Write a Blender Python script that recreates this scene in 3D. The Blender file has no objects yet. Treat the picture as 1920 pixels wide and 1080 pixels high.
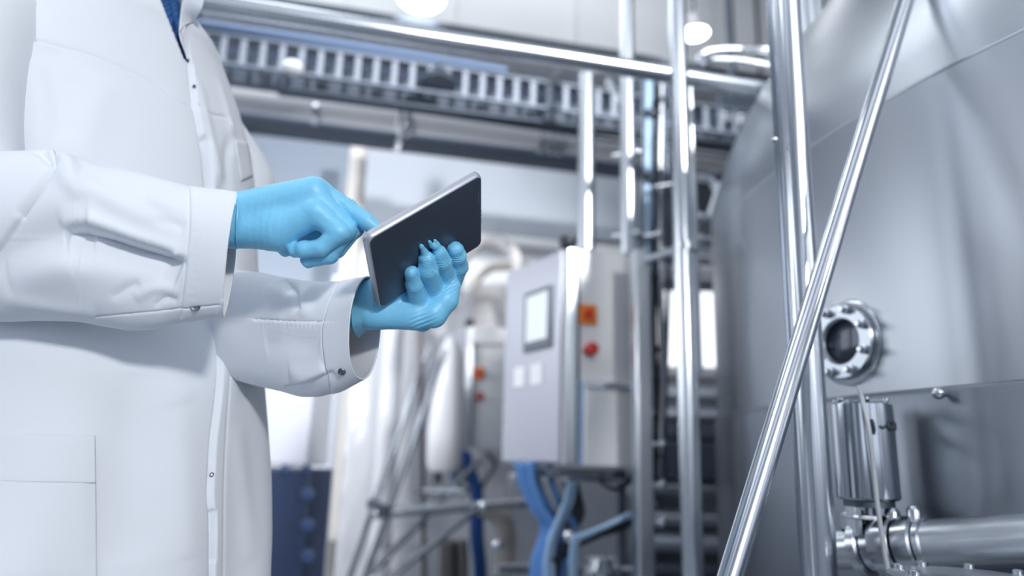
import bpy, math, random
import numpy as np
from mathutils import Vector, Matrix
from mathutils.bvhtree import BVHTree
random.seed(4)
RNG = np.random.default_rng(7)
sc = bpy.context.scene
COL = sc.collection
R_ = math.radians

# ------------------------------------------------------------------ camera
F = 1350.0
TH, RO = R_(13.3), R_(1.6)
CAM = np.array([0, 0, .85])
cf = np.array([0, math.cos(TH), math.sin(TH)])
_r0 = np.array([1., 0, 0]); _u0 = np.array([0, -math.sin(TH), math.cos(TH)])
cr = math.cos(RO) * _r0 + math.sin(RO) * _u0
cu = -math.sin(RO) * _r0 + math.cos(RO) * _u0
cd = bpy.data.cameras.new('camera'); cam = bpy.data.objects.new('camera', cd); COL.objects.link(cam)
cam.matrix_world = Matrix(((cr[0], cu[0], -cf[0], CAM[0]), (cr[1], cu[1], -cf[1], CAM[1]), (cr[2], cu[2], -cf[2], CAM[2]), (0, 0, 0, 1)))
cd.sensor_width = 36; cd.lens = F / 1920 * 36; cd.clip_start = .02
cd.dof.use_dof = True; cd.dof.focus_distance = 1.0; cd.dof.aperture_fstop = 1.55
sc.camera = cam
sc.view_settings.view_transform = 'Standard'; sc.view_settings.look = 'None'
sc.view_settings.gamma = 1; sc.view_settings.exposure = 0.36
sc.cycles.use_denoising = True
sc.cycles.max_bounces = 8; sc.cycles.glossy_bounces = 4; sc.cycles.caustics_reflective = False; sc.cycles.caustics_refractive = False
sc.cycles.sample_clamp_indirect = 6

# ------------------------------------------------------------------ light
w = bpy.data.worlds.new('world'); sc.world = w; w.use_nodes = True
w.node_tree.nodes['Background'].inputs[0].default_value = (.62, .72, .86, 1)
w.node_tree.nodes['Background'].inputs[1].default_value = .62
HZ = R_(13.0)                                   # the hall is turned 13 degrees against the camera
E1 = np.array([math.cos(HZ), math.sin(HZ), 0]); E2 = np.array([-math.sin(HZ), math.cos(HZ), 0])
def hall(u, v, z): return E1 * u + E2 * v + np.array([0, 0, z])
def area_light(name, loc, target, sx, sy, power, color=(1, .98, .95)):
    l = bpy.data.lights.new(name, 'AREA'); l.shape = 'RECTANGLE'; l.size = sx; l.size_y = sy; l.energy = power; l.color = color
    o = bpy.data.objects.new(name, l); COL.objects.link(o); o.location = loc
    o.rotation_euler = (Vector(target) - Vector(loc)).to_track_quat('-Z', 'Y').to_euler()
    return o
area_light('key_light', (1.15, -2.0, 2.2), (-.4, 1.1, 1.15), .34, .3, 61, (1, .985, .97))
area_light('lamp_light', (-1.6, .4, 3.6), (-.7, 1.2, 1.1), 1.0, .5, 8, (.9, .95, 1))
area_light('lamp_light', (.35, 4.25, 4.8), (.35, 3.9, 0), 2.6, .12, 8, (.95, .98, 1))  # strip added to give the tank dome a highlight band
area_light('lamp_light', (-1.5, 2.6, 4.4), (-.2, 4.8, 1.0), 2.4, 1.3, 40, (.95, .98, 1))
area_light('lamp_light', (-1.8, 3.3, 1.75), (-.75, 4.75, .7), .5, .5, 24, (1, 1, 1))  # added fill for the low wall behind the person
fl = bpy.data.lights.new('background_fill', 'SPOT'); fl.energy = 1250; fl.spot_size = R_(42); fl.spot_blend = .6; fl.shadow_soft_size = .12; fl.color = (.98, .99, 1)  # added spot that brightens the background machines
fo = bpy.data.objects.new('background_fill', fl); COL.objects.link(fo); fo.location = hall(1.9, -1.6, 3.1)
fo.rotation_euler = (Vector(hall(.45, 3.9, 1.5)) - fo.location).to_track_quat('-Z', 'Y').to_euler()

# ------------------------------------------------------------------ points from pixels at real distances
def D_(px, py): return cf + (px - 960) / F * cr - (py - 540) / F * cu
def PD(px, py, d): return CAM + d * D_(px, py)
def PV(px, py, v):
    q = D_(px, py); return CAM + q * ((v - CAM @ E2) / (q @ E2))
def PY(px, py, y):
    q = D_(px, py); return CAM + q * (y / q[1])
def proj(P):
    q = np.asarray(P) - CAM; z = q @ cf
    return 960 + F * (q @ cr) / z, 540 - F * (q @ cu) / z, z

# ------------------------------------------------------------------ materials
def lin(c):
    if isinstance(c, str): c = tuple(int(c[i:i + 2], 16) / 255 for i in (0, 2, 4))
    return tuple((x / 12.92 if x <= .04045 else ((x + .055) / 1.055) ** 2.4) for x in c)
MATS = {}
def mat(name, col, rough=.5, metal=0, bump=0, scale=200, stretch=(1, 1, 1), emit=0, spec=.5, sss=0, colvar=0, varscale=3, kind='noise', trans=0, sheen=0, rvar=0):
    if name in MATS: return MATS[name]
    m = bpy.data.materials.new(name); m.use_nodes = True; nt = m.node_tree; b = nt.nodes['Principled BSDF']
    c = lin(col)
    b.inputs['Base Color'].default_value = (*c, 1); b.inputs['Roughness'].default_value = rough; b.inputs['Metallic'].default_value = metal
    b.inputs['Specular IOR Level'].default_value = spec
    if sss:
        b.inputs['Subsurface Weight'].default_value = sss; b.inputs['Subsurface Radius'].default_value = (.3, .6, 1); b.inputs['Subsurface Scale'].default_value = .008
    if trans: b.inputs['Transmission Weight'].default_value = trans
    if sheen: b.inputs['Sheen Weight'].default_value = sheen
    if emit:
        b.inputs['Emission Color'].default_value = (*c, 1); b.inputs['Emission Strength'].default_value = emit
    if bump or colvar or rvar:
        tc = nt.nodes.new('ShaderNodeTexCoord'); mp = nt.nodes.new('ShaderNodeMapping'); mp.inputs['Scale'].default_value = stretch
        nt.links.new(tc.outputs['Object'], mp.inputs['Vector'])
    if bump:
        if kind == 'noise':
            n = nt.nodes.new('ShaderNodeTexNoise'); n.inputs['Scale'].default_value = scale; n.inputs['Detail'].default_value = 4; out = n.outputs['Fac']
        else:
            n = nt.nodes.new('ShaderNodeTexWave'); n.inputs['Scale'].default_value = scale; n.inputs['Distortion'].default_value = 1.5; n.inputs['Detail Scale'].default_value = 2; out = n.outputs['Fac']
        nt.links.new(mp.outputs[0], n.inputs['Vector'])
        bp = nt.nodes.new('ShaderNodeBump'); bp.inputs['Strength'].default_value = bump; bp.inputs['Distance'].default_value = .002
        nt.links.new(out, bp.inputs['Height']); nt.links.new(bp.outputs[0], b.inputs['Normal'])
    if colvar or rvar:
        n2 = nt.nodes.new('ShaderNodeTexNoise'); n2.inputs['Scale'].default_value = varscale; n2.inputs['Detail'].default_value = 5
        nt.links.new(mp.outputs[0], n2.inputs['Vector'])
    if colvar:
        mx = nt.nodes.new('ShaderNodeMix'); mx.data_type = 'RGBA'
        mx.inputs['A'].default_value = (*[x * (1 - colvar) for x in c], 1); mx.inputs['B'].default_value = (*[min(1, x * (1 + colvar)) for x in c], 1)
        nt.links.new(n2.outputs['Fac'], mx.inputs['Factor']); nt.links.new(mx.outputs['Result'], b.inputs['Base Color'])
    if rvar:
        mr = nt.nodes.new('ShaderNodeMapRange'); mr.inputs['To Min'].default_value = max(.02, rough - rvar); mr.inputs['To Max'].default_value = rough + rvar
        nt.links.new(n2.outputs['Fac'], mr.inputs['Value']); nt.links.new(mr.outputs[0], b.inputs['Roughness'])
    MATS[name] = m; return m
STEEL = mat('polished_steel', 'c9ced4', .23, 1, bump=.04, scale=60, stretch=(1, 1, .2))
STEEL_S = mat('satin_steel', 'c4c9cf', .32, 1, bump=.06, scale=90, stretch=(1, 1, .15))
STEEL_B = mat('brushed_sheet', 'd0d4da', .36, 1, bump=.03, scale=160, stretch=(1, 1, .06), rvar=.05)
TANK = mat('brushed_tank_steel', 'a4a9b0', .33, 1, bump=.015, scale=120, stretch=(1, 1, .05), rvar=.04, varscale=2)
DARK = mat('black_plastic', '1b222c', .45)
DARKSTEEL = mat('dark_steel', '5c6571', .45, .8)
WHITEP = mat('white_pipe_lagging', 'dfe0e4', .35, 0, bump=.1, scale=30)
WALL = mat('painted_wall_panel', 'a9b1bc', .55, 0, colvar=.04, varscale=1.2)
WALLW = mat('white_wall_panel', 'd9dce2', .5)
BLUEBEAM = mat('blue_grey_paint', '66738a', .6, 0, colvar=.1)
NAVY = mat('navy_plastic', '1e2e4c', .5, 0, colvar=.12, varscale=8)
BLUEC = mat('blue_cable_sheath', '6394d0', .42)
BLUEG = mat('grey_blue_cable', '7289ad', .5)
RAILS = mat('rail_steel', '757b84', .35, .8)
BLUEL = mat('light_blue_hose', '9fbddb', .4)
CLOTH = mat('white_cotton_twill', 'e8edf4', .85, 0, bump=.18, scale=900, spec=.2, sheen=.15)
THREAD = mat('white_thread', 'd9e0ea', .8)
NAVYKNIT = mat('navy_knit', '2c5f9b', .85, 0, bump=1.0, scale=55, kind='wave', stretch=(1, 1, 2.5), colvar=.35, varscale=500)
GLOVE = mat('blue_nitrile', '80cdf1', .4, 0, bump=.3, scale=140, sss=.25, spec=.45)
SKIN = mat('skin', 'c99a80', .5, sss=.2)
HAIR = mat('dark_hair', '33241b', .6, 0, bump=.8, scale=120)
TROUS = mat('dark_trousers', '2b3442', .85, 0, bump=.2, scale=500)
SHOE = mat('white_shoe', 'd7dade', .5)
TABB = mat('anodised_shaded_back', '535c6b', .33, .55, bump=.05, scale=600)  # same metal as the rim, toned darker for the back's shade
TABE = mat('anodised_tablet_rim', 'b9bec6', .42, .6)
SCREEN = mat('dark_glass', '10151c', .08)
RED = mat('red_plastic', 'd0342c', .4)
ORANGE = mat('orange_plastic', 'f08a1c', .45)
LCD = mat('grey_display', 'd8dee4', .3, emit=.25)
PAPER = mat('white_plastic_tag', 'eef0f2', .5)
LAMP = mat('lamp_diffuser', 'ffffff', .4, emit=9)
REARGLOW = mat("rear_glow_pane", "eef4ff", .4, emit=.6)  # added panes behind the camera, glowing for reflections in the steel
DAYS = mat('bright_pane', 'f4f8ff', .4, emit=1.15)
FLOOR = mat('grey_resin_floor', '8e959f', .25, 0, colvar=.12, varscale=2)
CEIL = mat('grey_ceiling_sheet', 'ccd2da', .6, 0, colvar=.05)
BEIGE = mat('beige_hose', 'b9b4ad', .5)
CLEARH = mat('pale_air_hose', 'c3cad0', .35)

# ------------------------------------------------------------------ geometry kit
class G:
    def __init__(s): s.v = []; s.f = []; s.n = 0
    def add(s, V, Fc):
        s.v.append(np.asarray(V, float)); s.f += [tuple(i + s.n for i in q) for q in Fc]; s.n += len(V); return s
    def ring_tube(s, pts, rad, seg=16, cap=True, up=None, ry=None):
        pts = [np.asarray(p, float) for p in pts]; n = len(pts)
        rad = [rad] * n if np.isscalar(rad) else list(rad)
        V = []; Fc = []
        T = [pts[min(i + 1, n - 1)] - pts[max(i - 1, 0)] for i in range(n)]
        T = [t / (np.linalg.norm(t) + 1e-12) for t in T]
        a = np.cross(T[0], [0, 0, 1.]); 
        if np.linalg.norm(a) < .1: a = np.cross(T[0], [0, 1., 0])
        a /= np.linalg.norm(a)
        for i in range(n):
            a = a - T[i] * (a @ T[i]); a /= np.linalg.norm(a); b = np.cross(T[i], a)
            for k in range(seg):
                t = 2 * math.pi * k / seg
                V.append(pts[i] + (a * math.cos(t) + b * math.sin(t)) * rad[i])
        for i in range(n - 1):
            for k in range(seg):
                k2 = (k + 1) % seg
                Fc.append((i * seg + k, i * seg + k2, (i + 1) * seg + k2, (i + 1) * seg + k))
        if cap: Fc += [tuple(range(seg))[::-1], tuple(range((n - 1) * seg, n * seg))]
        return s.add(V, Fc)
    def tube(s, a, b, r, seg=20, r2=None): return s.ring_tube([a, b], [r, r if r2 is None else r2], seg)
    def curve(s, pts, r, seg=10, res=8): return s.ring_tube(catmull(pts, res), r, seg)
    def box(s, c, ax, ay, az):            # half axes
        c, ax, ay, az = [np.asarray(q, float) for q in (c, ax, ay, az)]
        V = [c + i * ax + j * ay + k * az for i in (-1, 1) for j in (-1, 1) for k in (-1, 1)]
        return s.add(V, [(0, 1, 3, 2), (4, 6, 7, 5), (0, 4, 5, 1), (2, 3, 7, 6), (0, 2, 6, 4), (1, 5, 7, 3)])
    def lathe(s, base, axis, prof, seg=32):     # prof: (along, radius)
        axis = np.asarray(axis, float); axis = axis / np.linalg.norm(axis)
        a = np.cross(axis, [0, 0, 1.]); 
        if np.linalg.norm(a) < .1: a = np.cross(axis, [0, 1., 0])
        a /= np.linalg.norm(a); b = np.cross(axis, a); V = []; Fc = []; n = len(prof)
        for h, r in prof:
            for k in range(seg):
                t = 2 * math.pi * k / seg; V.append(np.asarray(base) + axis * h + (a * math.cos(t) + b * math.sin(t)) * max(r, 1e-5))
        for i in range(n - 1):
            for k in range(seg):
                k2 = (k + 1) % seg; Fc.append((i * seg + k, i * seg + k2, (i + 1) * seg + k2, (i + 1) * seg + k))
        return s.add(V, Fc)
    def ball(s, c, r, seg=14): return s.lathe(np.asarray(c) - np.array([0, 0, r]), (0, 0, 1), [(r - r * math.cos(math.pi * i / 10), r * math.sin(math.pi * i / 10)) for i in range(11)], seg)
    def prism(s, poly, z0, z1):
        n = len(poly); V = [np.array([p[0], p[1], z0]) for p in poly] + [np.array([p[0], p[1], z1]) for p in poly]
        return s.add(V, [tuple(range(n))[::-1], tuple(range(n, 2 * n))] + [(i, (i + 1) % n, n + (i + 1) % n, n + i) for i in range(n)])
    def grid(s, A):                        # A: (m,n,3)
        m, n = A.shape[:2]
        return s.add(A.reshape(-1, 3), [(i * n + j, i * n + j + 1, (i + 1) * n + j + 1, (i + 1) * n + j) for i in range(m - 1) for j in range(n - 1)])
    def obj(s, name, material, parent=None, smooth=True, bevel=0, solid=0, subd=0, sharp=35):
        V = np.concatenate(s.v); loc = np.zeros(3)
        if parent is None:
            loc = np.array([(V[:, 0].min() + V[:, 0].max()) / 2, (V[:, 1].min() + V[:, 1].max()) / 2, V[:, 2].min()])
        me = bpy.data.meshes.new(name); me.from_pydata((V - loc).tolist(), [], s.f); me.update()
        me.materials.append(material)
        if smooth:
            me.polygons.foreach_set('use_smooth', [True] * len(me.polygons))
            if sharp: me.set_sharp_from_angle(angle=R_(sharp))
        o = bpy.data.objects.new(name, me); COL.objects.link(o); o.location = loc
        if parent is not None:
            o.parent = parent; o.matrix_parent_inverse = parent_inv(parent)
        if solid: q = o.modifiers.new('thick', 'SOLIDIFY'); q.thickness = solid; q.offset = -1
        if bevel: q = o.modifiers.new('bevel', 'BEVEL'); q.width = bevel; q.segments = 3; q.limit_method = 'ANGLE'; q.harden_normals = False
        if subd: q = o.modifiers.new('sub', 'SUBSURF'); q.levels = subd; q.render_levels = subd
        return o
def parent_inv(p):                     # every parent carries only a translation
    t = Vector((0, 0, 0)); q = p
    while q is not None:
        t += q.location
        if q.parent: t += q.matrix_parent_inverse.translation
        q = q.parent
    return Matrix.Translation(-t)
def copy_tree(o, parent=None):
    c = o.copy(); COL.objects.link(c)
    if parent is not None: c.parent = parent
    for ch in [x for x in COL.objects if x.parent == o]: copy_tree(ch, c)
    return c
def catmull(pts, res=8):
    P = [np.asarray(p, float) for p in pts]; P = [2 * P[0] - P[1]] + P + [2 * P[-1] - P[-2]]; out = []
    for i in range(1, len(P) - 2):
        for k in range(res):
            t = k / res; a, b, c, d = P[i - 1:i + 3]
            out.append(.5 * (2 * b + (c - a) * t + (2 * a - 5 * b + 4 * c - d) * t * t + (3 * b - a - 3 * c + d) * t ** 3))
    out.append(P[-2]); return out
def tag(o, label, cat, group=None, kind=None):
    if label: o['label'] = label
    if cat: o['category'] = cat
    if group: o['group'] = group
    if kind: o['kind'] = kind
    return o
def thing(name, label, cat, loc, group=None, kind=None):
    o = bpy.data.objects.new(name, None); COL.objects.link(o); o.location = Vector(loc); o.empty_display_size = .05
    return tag(o, label, cat, group, kind)
def struct(name, g, m, label, **k): return tag(g.obj(name, m, **k), label, 'building', None, 'structure')
Z = np.array([0, 0, 1.])

# ------------------------------------------------------------------ the hall
def hbox(u0, u1, v0, v1, z0, z1): return G().box(hall((u0 + u1) / 2, (v0 + v1) / 2, (z0 + z1) / 2), E1 * (u1 - u0) / 2, E2 * (v1 - v0) / 2, Z * (z1 - z0) / 2)
struct('floor', hbox(-6, 9, -5, 8, -.1, 0), FLOOR, 'grey resin hall floor')
struct('ceiling', hbox(-6, 9, -5, 8, 5.2, 5.3), CEIL, 'grey sheet ceiling of the hall')
struct('wall_back', hbox(-6, 9, 7.0, 7.2, 0, 5.2), WALL, 'pale grey panelled wall behind the machines')
struct('wall_left', hbox(-6.2, -6, -5, 8, 0, 5.2), WALLW, 'white side wall of the hall')
struct('wall_right', hbox(9, 9.2, -5, 8, 0, 5.2), WALLW, 'white wall beyond the tank')
wr = G()
for a, b, c, d in ((-6, 9, 0, .9), (-6, 9, 3.6, 5.2)): 
    t = hbox(a, b, -5.2, -5, c, d); wr.add(t.v[0], t.f)
for a in (-6, -3.1, -.2, 2.7, 5.6, 8.5):
    t = hbox(a, a + .5, -5.2, -5, .9, 3.6); wr.add(t.v[0], t.f)
struct('wall_rear', wr, WALLW, 'white wall with added tall glowing panes opposite the machines')
for i, a in enumerate((-5.5, -2.6, .3, 3.2, 6.1)):
    struct('window_%d' % (i + 1), hbox(a, a + 2.4, -5.15, -5.1, .9, 3.6), REARGLOW, 'added tall glowing pane in the rear wall')
SIDEGLOW = mat('side_glow_pane', 'f1f5fb', .4, emit=2.6)  # added panes whose glow brightens the tank's reflection of this wall
for i, v in enumerate((.2, 2.6, 5.0)):
    struct('window_%d' % (i + 7), hbox(-6.0, -5.97, v, v + 1.9, 1.6, 4.0), SIDEGLOW, 'added tall glowing pane in the left wall')
ROOFGLOW = mat('roof_glow_pane', 'eef4ff', .4, emit=.8)  # added roof panes, glowing to brighten the overhead tube and the hall
for i, v in enumerate((-3.4, -.9)):
    struct('window_%d' % (i + 10), hbox(-4.5, 5.5, v, v + 1.3, 5.16, 5.2), ROOFGLOW, 'added long glowing pane in the roof')

# ------------------------------------------------------------------ overhead: pipes, duct, tray
def hline(px0, px1, pxr, pyr, v):     # level line along the hall in the plane v through pixel (pxr, pyr)
    z = PV(pxr, pyr, v)[2]; a = PV(px0, pyr, v) @ E1; b = PV(px1, pyr, v) @ E1
    return hall(a, v, z), hall(b, v, z)
def pipe_h(g, px0, px1, pxr, pyr, v, r, seg=24):
    a, b = hline(px0, px1, pxr, pyr, v); g.tube(a, b, r, seg); return a, b
# lamps over the hall
for i, (u, v, z, sx, sy, lb) in enumerate(((.67, -2.21, 2.3, .25, .22, 'lamp above the aisle in front of the person'), (-1.4, .85, 3.63, .55, .3, 'lamp above the person'),
        (1.3, 4.06, 4.83, 1.35, .09, 'strip lamp high behind the tall posts, added for the tank highlight'), (-.88, 2.87, 4.45, 1.2, .65, 'lamp above the control cabinets'))):
    t = thing('ceiling_light', 'white flat hall ' + lb, 'lamp', hall(u, v, z), 'hall lamps over the machines')
    G().box(hall(u, v, z + .04), E1 * sx, E2 * sy, Z * .035).obj('housing', WHITEP, t)
    for s in (-1, 1): G().tube(hall(u + s * sx * .8, v, z + .07), hall(u + s * sx * .8, v, 5.2), .004, 8).obj('suspension_wire', DARKSTEEL, t)

t = thing('floodlight', 'added background floodlight aimed at the machines', 'lamp', hall(1.9, -1.6, 3.1))  # added fixture for the background spot
G().box(hall(1.9, -1.72, 3.13), E1 * .12, E2 * .05, Z * .09).obj('housing', DARK, t, bevel=.01)
G().tube(hall(1.9, -1.74, 3.2), hall(1.9, -1.74, 5.18), .012, 10).obj('pole', DARKSTEEL, t)

t = thing('fill_lamp', 'added square fill lamp on a stand pole behind the person', 'lamp', (-1.85, 3.24, 0))  # added fixture for the wall fill, unseen behind the coat
q = np.array([-1.8, 3.3, 1.75]); q2 = np.array([-.75, 4.75, .7]) - q; q2 /= np.linalg.norm(q2); q3 = np.cross(q2, Z); q3 /= np.linalg.norm(q3)
G().box(q - q2 * .06, q2 * .04, q3 * .28, np.cross(q3, q2) * .28).obj('housing', WHITEP, t, bevel=.01)
G().tube(np.array([*(q - q2 * .1)[:2], 0]), q - q2 * .1 + Z * .02, .02, 12).obj('pole', DARKSTEEL, t)

# big bright duct / lagging above everything
def panel(px, py, v, pxb, pyb): return None
a, b = hline(545, 1452, 900, 62, 4.6)
g = G(); h = .95; g.box((a + b) / 2 + Z * h / 2 + E2 * .5, (b - a) / 2 * 1.35, E2 * .5, Z * h / 2)
dk = g.obj('ventilation_duct', mat('duct_sheet', 'eceef0', .45, .1, colvar=.05, varscale=.8), bevel=.02)
tag(dk, 'large white sheet metal duct running above the cable tray', 'duct')
for px in (640, 850, 1075, 1290, 1420):
    c = hline(px, px, 900, 62, 4.6)[0]
    f = G().box(c + Z * h / 2 + E2 * .5, E1 * .012, E2 * .512, Z * (h / 2 + .012)).obj('seam_flange', DARKSTEEL if px in (1420,) else mat('duct_sheet', ''), dk)
# ledge beneath the duct with a thin dark gutter
g = G(); a, b = hline(300, 1440, 900, 66, 4.4); g.box((a + b) / 2, (b - a) / 2 * 1.1, E2 * .05, Z * .022)
tag(g.obj('duct_rail', DARKSTEEL, bevel=.004), 'thin dark rail under the lower edge of the white duct', 'rail')
# high bay lamps hanging in front of the duct
for i, (px, py, s, lb) in enumerate(((790, -2, 1.25, 'glowing round lamp in front of the white duct above the tablet'), (1303, 62, .8, 'glowing round lamp between the tall posts at the top'))):
    c = PV(px, py, 4.2); t = thing('high_bay_lamp', lb, 'lamp', c, 'high bay lamps by the duct')
    G().lathe(c, -Z, [(-.16, .02), (-.14, .05), (-.06, .07 * s), (0, .13 * s), (.004, .12 * s)], 24).obj('lamp_shade', WHITEP, t)
    G().lathe(c, -Z, [(.0, 0.001), (.0, .115 * s), (.02 * s, .1 * s), (.05 * s, .05 * s), (.055 * s, .001)], 24).obj('lamp_bulb', LAMP, t)
    G().tube(c + Z * .15, np.array([c[0], c[1], 5.2]), .006, 8).obj('hanging_rod', DARKSTEEL, t)
# light pipe at the very top left
g = G(); a, b = pipe_h(g, 180, 640, 480, 14, 3.5, .03)
po = g.obj('service_pipe', STEEL_S); tag(po, 'thin pale pipe above the thick overhead steel tube, left end', 'pipe')
for px in (470, 550, 690):
    c = hline(px, px, 480, 14, 3.5)[0]
    if px < 640: G().lathe(c - E1 * .02, E1, [(0, .03), (0, .045), (.04, .045), (.04, .03)]).obj('pipe_collar', DARKSTEEL, po)

# thick stainless tube A across the picture
g = G(); a, b = pipe_h(g, 250, 1448, 905, 85, 2.05, .0305, 36)
tag(g.obj('overhead_steel_tube', STEEL), 'thick polished steel tube crossing the whole top in front of the cable tray', 'pipe')
A_Z = a[2]

# cable tray with side rungs
tv = 3.2
a0, b0 = hline(250, 1500, 700, 107, tv); a1, b1 = hline(250, 1500, 700, 158, tv)
tray = thing('cable_tray', 'long grey ladder cable tray with upright rungs under the overhead tube', 'cable tray', (a1 + b1) / 2)
for nm, (p, q) in (('side_rail', (a0, b0)), ('side_rail', (a1, b1))):
    G().box((p + q) / 2, (q - p) / 2, E2 * .012, Z * .007).obj(nm, mat('zinc_rail', '7b8593', .5, .5), tray, bevel=.002)
G().box((a1 + b1) / 2 + E2 * .17, (b1 - a1) / 2, E2 * .012, Z * .02).obj('side_rail', DARKSTEEL, tray)
hh = (a0[2] - a1[2])
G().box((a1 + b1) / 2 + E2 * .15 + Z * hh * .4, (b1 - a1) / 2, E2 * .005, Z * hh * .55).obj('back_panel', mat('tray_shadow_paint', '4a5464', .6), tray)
n = 0; u = a0 @ E1 + .02
while u < b0 @ E1:
    G().box(hall(u, tv, (a0[2] + a1[2]) / 2), E1 * .0125, E2 * .004, Z * hh * .5).obj('rung', mat('zinc_rung', '98a0ac', .55, .35), tray)
    if n % 3 == 0: G().box(hall(u, tv + .09, a1[2] - .01), E1 * .014, E2 * .08, Z * .008).obj('cross_bar', DARKSTEEL, tray)
    u += .0865; n += 1
g = G()
for k in range(3):
    pts = [hall(a0 @ E1 + (b0 - a0) @ E1 * t, tv - .01 + k * .026, a0[2] + .034 + .008 * math.sin(7 * t + k * 2)) for t in np.linspace(0, .5, 22)]
    g.ring_tube(pts, .014, 8)
tag(g.obj('cable_bundle', BLUEG), 'greyish blue cables lying along the top of the cable tray', 'cables')
g = G()
for k in range(4):
    pts = [hall(a0 @ E1 + (b0 - a0) @ E1 * t, tv + .04 + k * .04, a1[2] - .045 - .015 * math.sin(5 * t + k)) for t in np.linspace(.18, 1, 26)]
    g.ring_tube(pts, .011, 8)
tag(g.obj('cable_bundle', DARKSTEEL), 'grey cables hanging just beneath the cable tray', 'cables')
c = PV(548, 130, 3.1); tag(G().tube(c + Z * .02, c + Z * .1 + E2 * .1, .008).lathe(c + Z * .03, -Z, [(0, .01), (0, .035), (.03, .05), (.045, .03), (.045, 0)]).obj('smoke_detector', PAPER), 'small round cream detector below the cable tray', 'detector')
c = PV(822, 158, 3.15); g = G().lathe(c + Z * .05, -Z, [(0, .01), (0, .06), (.05, .09), (.06, .001)])
g.tube(c + Z * .05, c + Z * .12, .012); tag(g.obj('hanging_bracket', DARKSTEEL), 'dark bracket hanging from the cable tray above the tablet', 'bracket')

# blue-grey beam behind the tray, dark strip for the pipe's shade, white lagged pipe
a, b = hline(200, 1520, 800, 205, 5.2); g = G().box((a + b) / 2, (b - a) / 2 * 1.1, E2 * .1, Z * .28)
tag(g.obj('crane_beam', BLUEBEAM, bevel=.01), 'blue grey painted girder behind the cable tray', 'beam')
a, b = hline(200, 1520, 800, 120, 6.0); g = G().box((a + b) / 2, (b - a) / 2 * 1.2, E2 * .1, Z * .5)
tag(g.obj('roof_beam', mat('dark_roof_paint', '4e596b', .6)), 'dark grey roof beam high behind the cable tray', 'beam')
g = G(); a, b = pipe_h(g, 250, 1405, 900, 245, 3.7, .064, 28)
wp = g.obj('lagged_pipe', WHITEP); tag(wp, 'thick white lagged pipe crossing behind the person and tablet', 'pipe')
for px in (588, 765, 1012, 1033, 1048):
    c = hline(px, px, 900, 250, 3.7)[0]; G().lathe(c - E1 * .012, E1, [(0, .06), (0, .068), (.024, .068), (.024, .06)]).obj('pipe_band', STEEL, wp)
g = G(); a, b = hline(250, 1200, 900, 288, 4.0); g.box((a + b) / 2, (b - a) / 2, E2 * .05, Z * .032)  # dark strip carries the shade under the lagged pipe
tag(g.obj('pipe_shade_strip', mat('pipe_shade_paint', '3a4353', .6), bevel=.004), 'dark strip standing for the shade under the white lagged pipe', 'beam')
# hanger strap at 750
g = G(); p0 = PV(752, 165, 3.48); p1 = PV(748, 250, 3.55); g.tube(p0, p1, .016, 10); g.tube(PV(772, 168, 3.48), PV(766, 232, 3.55), .013, 10); g.tube(PV(762, 232, 3.6), PV(742, 285, 3.6), .018, 10)
tag(g.obj('pipe_hanger', STEEL_S), 'steel hanger rods between the tray and the white lagged pipe', 'hanger')

# back wall panels, ledge
pv = 5.0
def wallpanel(px0, px1, pxr, pyt, pyb, v, m, name, label, cat, th=.03):
    a, b = hline(px0, px1, pxr, pyt, v); c, d = hline(px0, px1, pxr, pyb, v)
    g = G().box((a + d) / 2 + E2 * th, (b - a) / 2, E2 * th, Z * (a[2] - c[2]) / 2)
    o = g.obj(name, m, bevel=.006); tag(o, label, cat); return o
wallpanel(250, 655, 560, 255, 720, pv, mat('grey_panel', '7f8a99', .5, colvar=.05, varscale=1), 'partition_panel', 'blue grey partition panel right behind the person', 'panel')
wallpanel(659, 1095, 880, 285, 452, pv, WALL, 'partition_panel', 'pale grey partition panel behind the tablet', 'panel')
wallpanel(1098, 1215, 1150, 300, 452, pv, WALL, 'partition_panel', 'pale grey partition panel between the first tall posts', 'panel')
wallpanel(659, 1215, 950, 452, 1150, pv + .1, WALLW, 'lower_panel', 'white lower wall panelling behind the cabinets', 'panel')
wallpanel(300, 612, 560, 722, 1300, pv + .02, WALLW, 'lower_panel', 'white wall panelling low beside the coat', 'panel')
g = G(); a, b = hline(870, 1180, 1000, 455, 4.9); g.box((a + b) / 2, (b - a) / 2, E2 * .05, Z * .018)
tag(g.obj('wall_ledge', PAPER, bevel=.004), 'narrow white ledge on the wall above the cabinets', 'ledge')
# column with two round pipes left
def vtube(g, pxt, pyt, pxb, pyb, y, r, seg=20, vert=True):
    a = PY(pxt, pyt, y); b = PY(pxb, pyb, y)
    if vert: b = np.array([ (a[0] + b[0]) / 2, y, b[2]]); a = np.array([b[0], y, a[2]])
    g.tube(a, b, r, seg); return a, b
g = G(); vtube(g, 669, 255, 606, 1190, 4.3, .055); tag(g.obj('wall_pipe', mat('cream_pipe', 'd9d6d2', .4)), 'cream vertical pipe on the wall just left of the tablet', 'pipe', )
g = G(); vtube(g, 640, 520, 585, 1190, 4.2, .052); tag(g.obj('wall_pipe', mat('grey_pipe', 'b9bfca', .4)), 'grey vertical pipe next to the dark blue bin', 'pipe')
g = G(); vtube(g, 745, 560, 700, 1190, 4.8, .07); tag(g.obj('wall_pipe', WALLW), 'broad white vertical pipe beneath the left hand', 'pipe')
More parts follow.
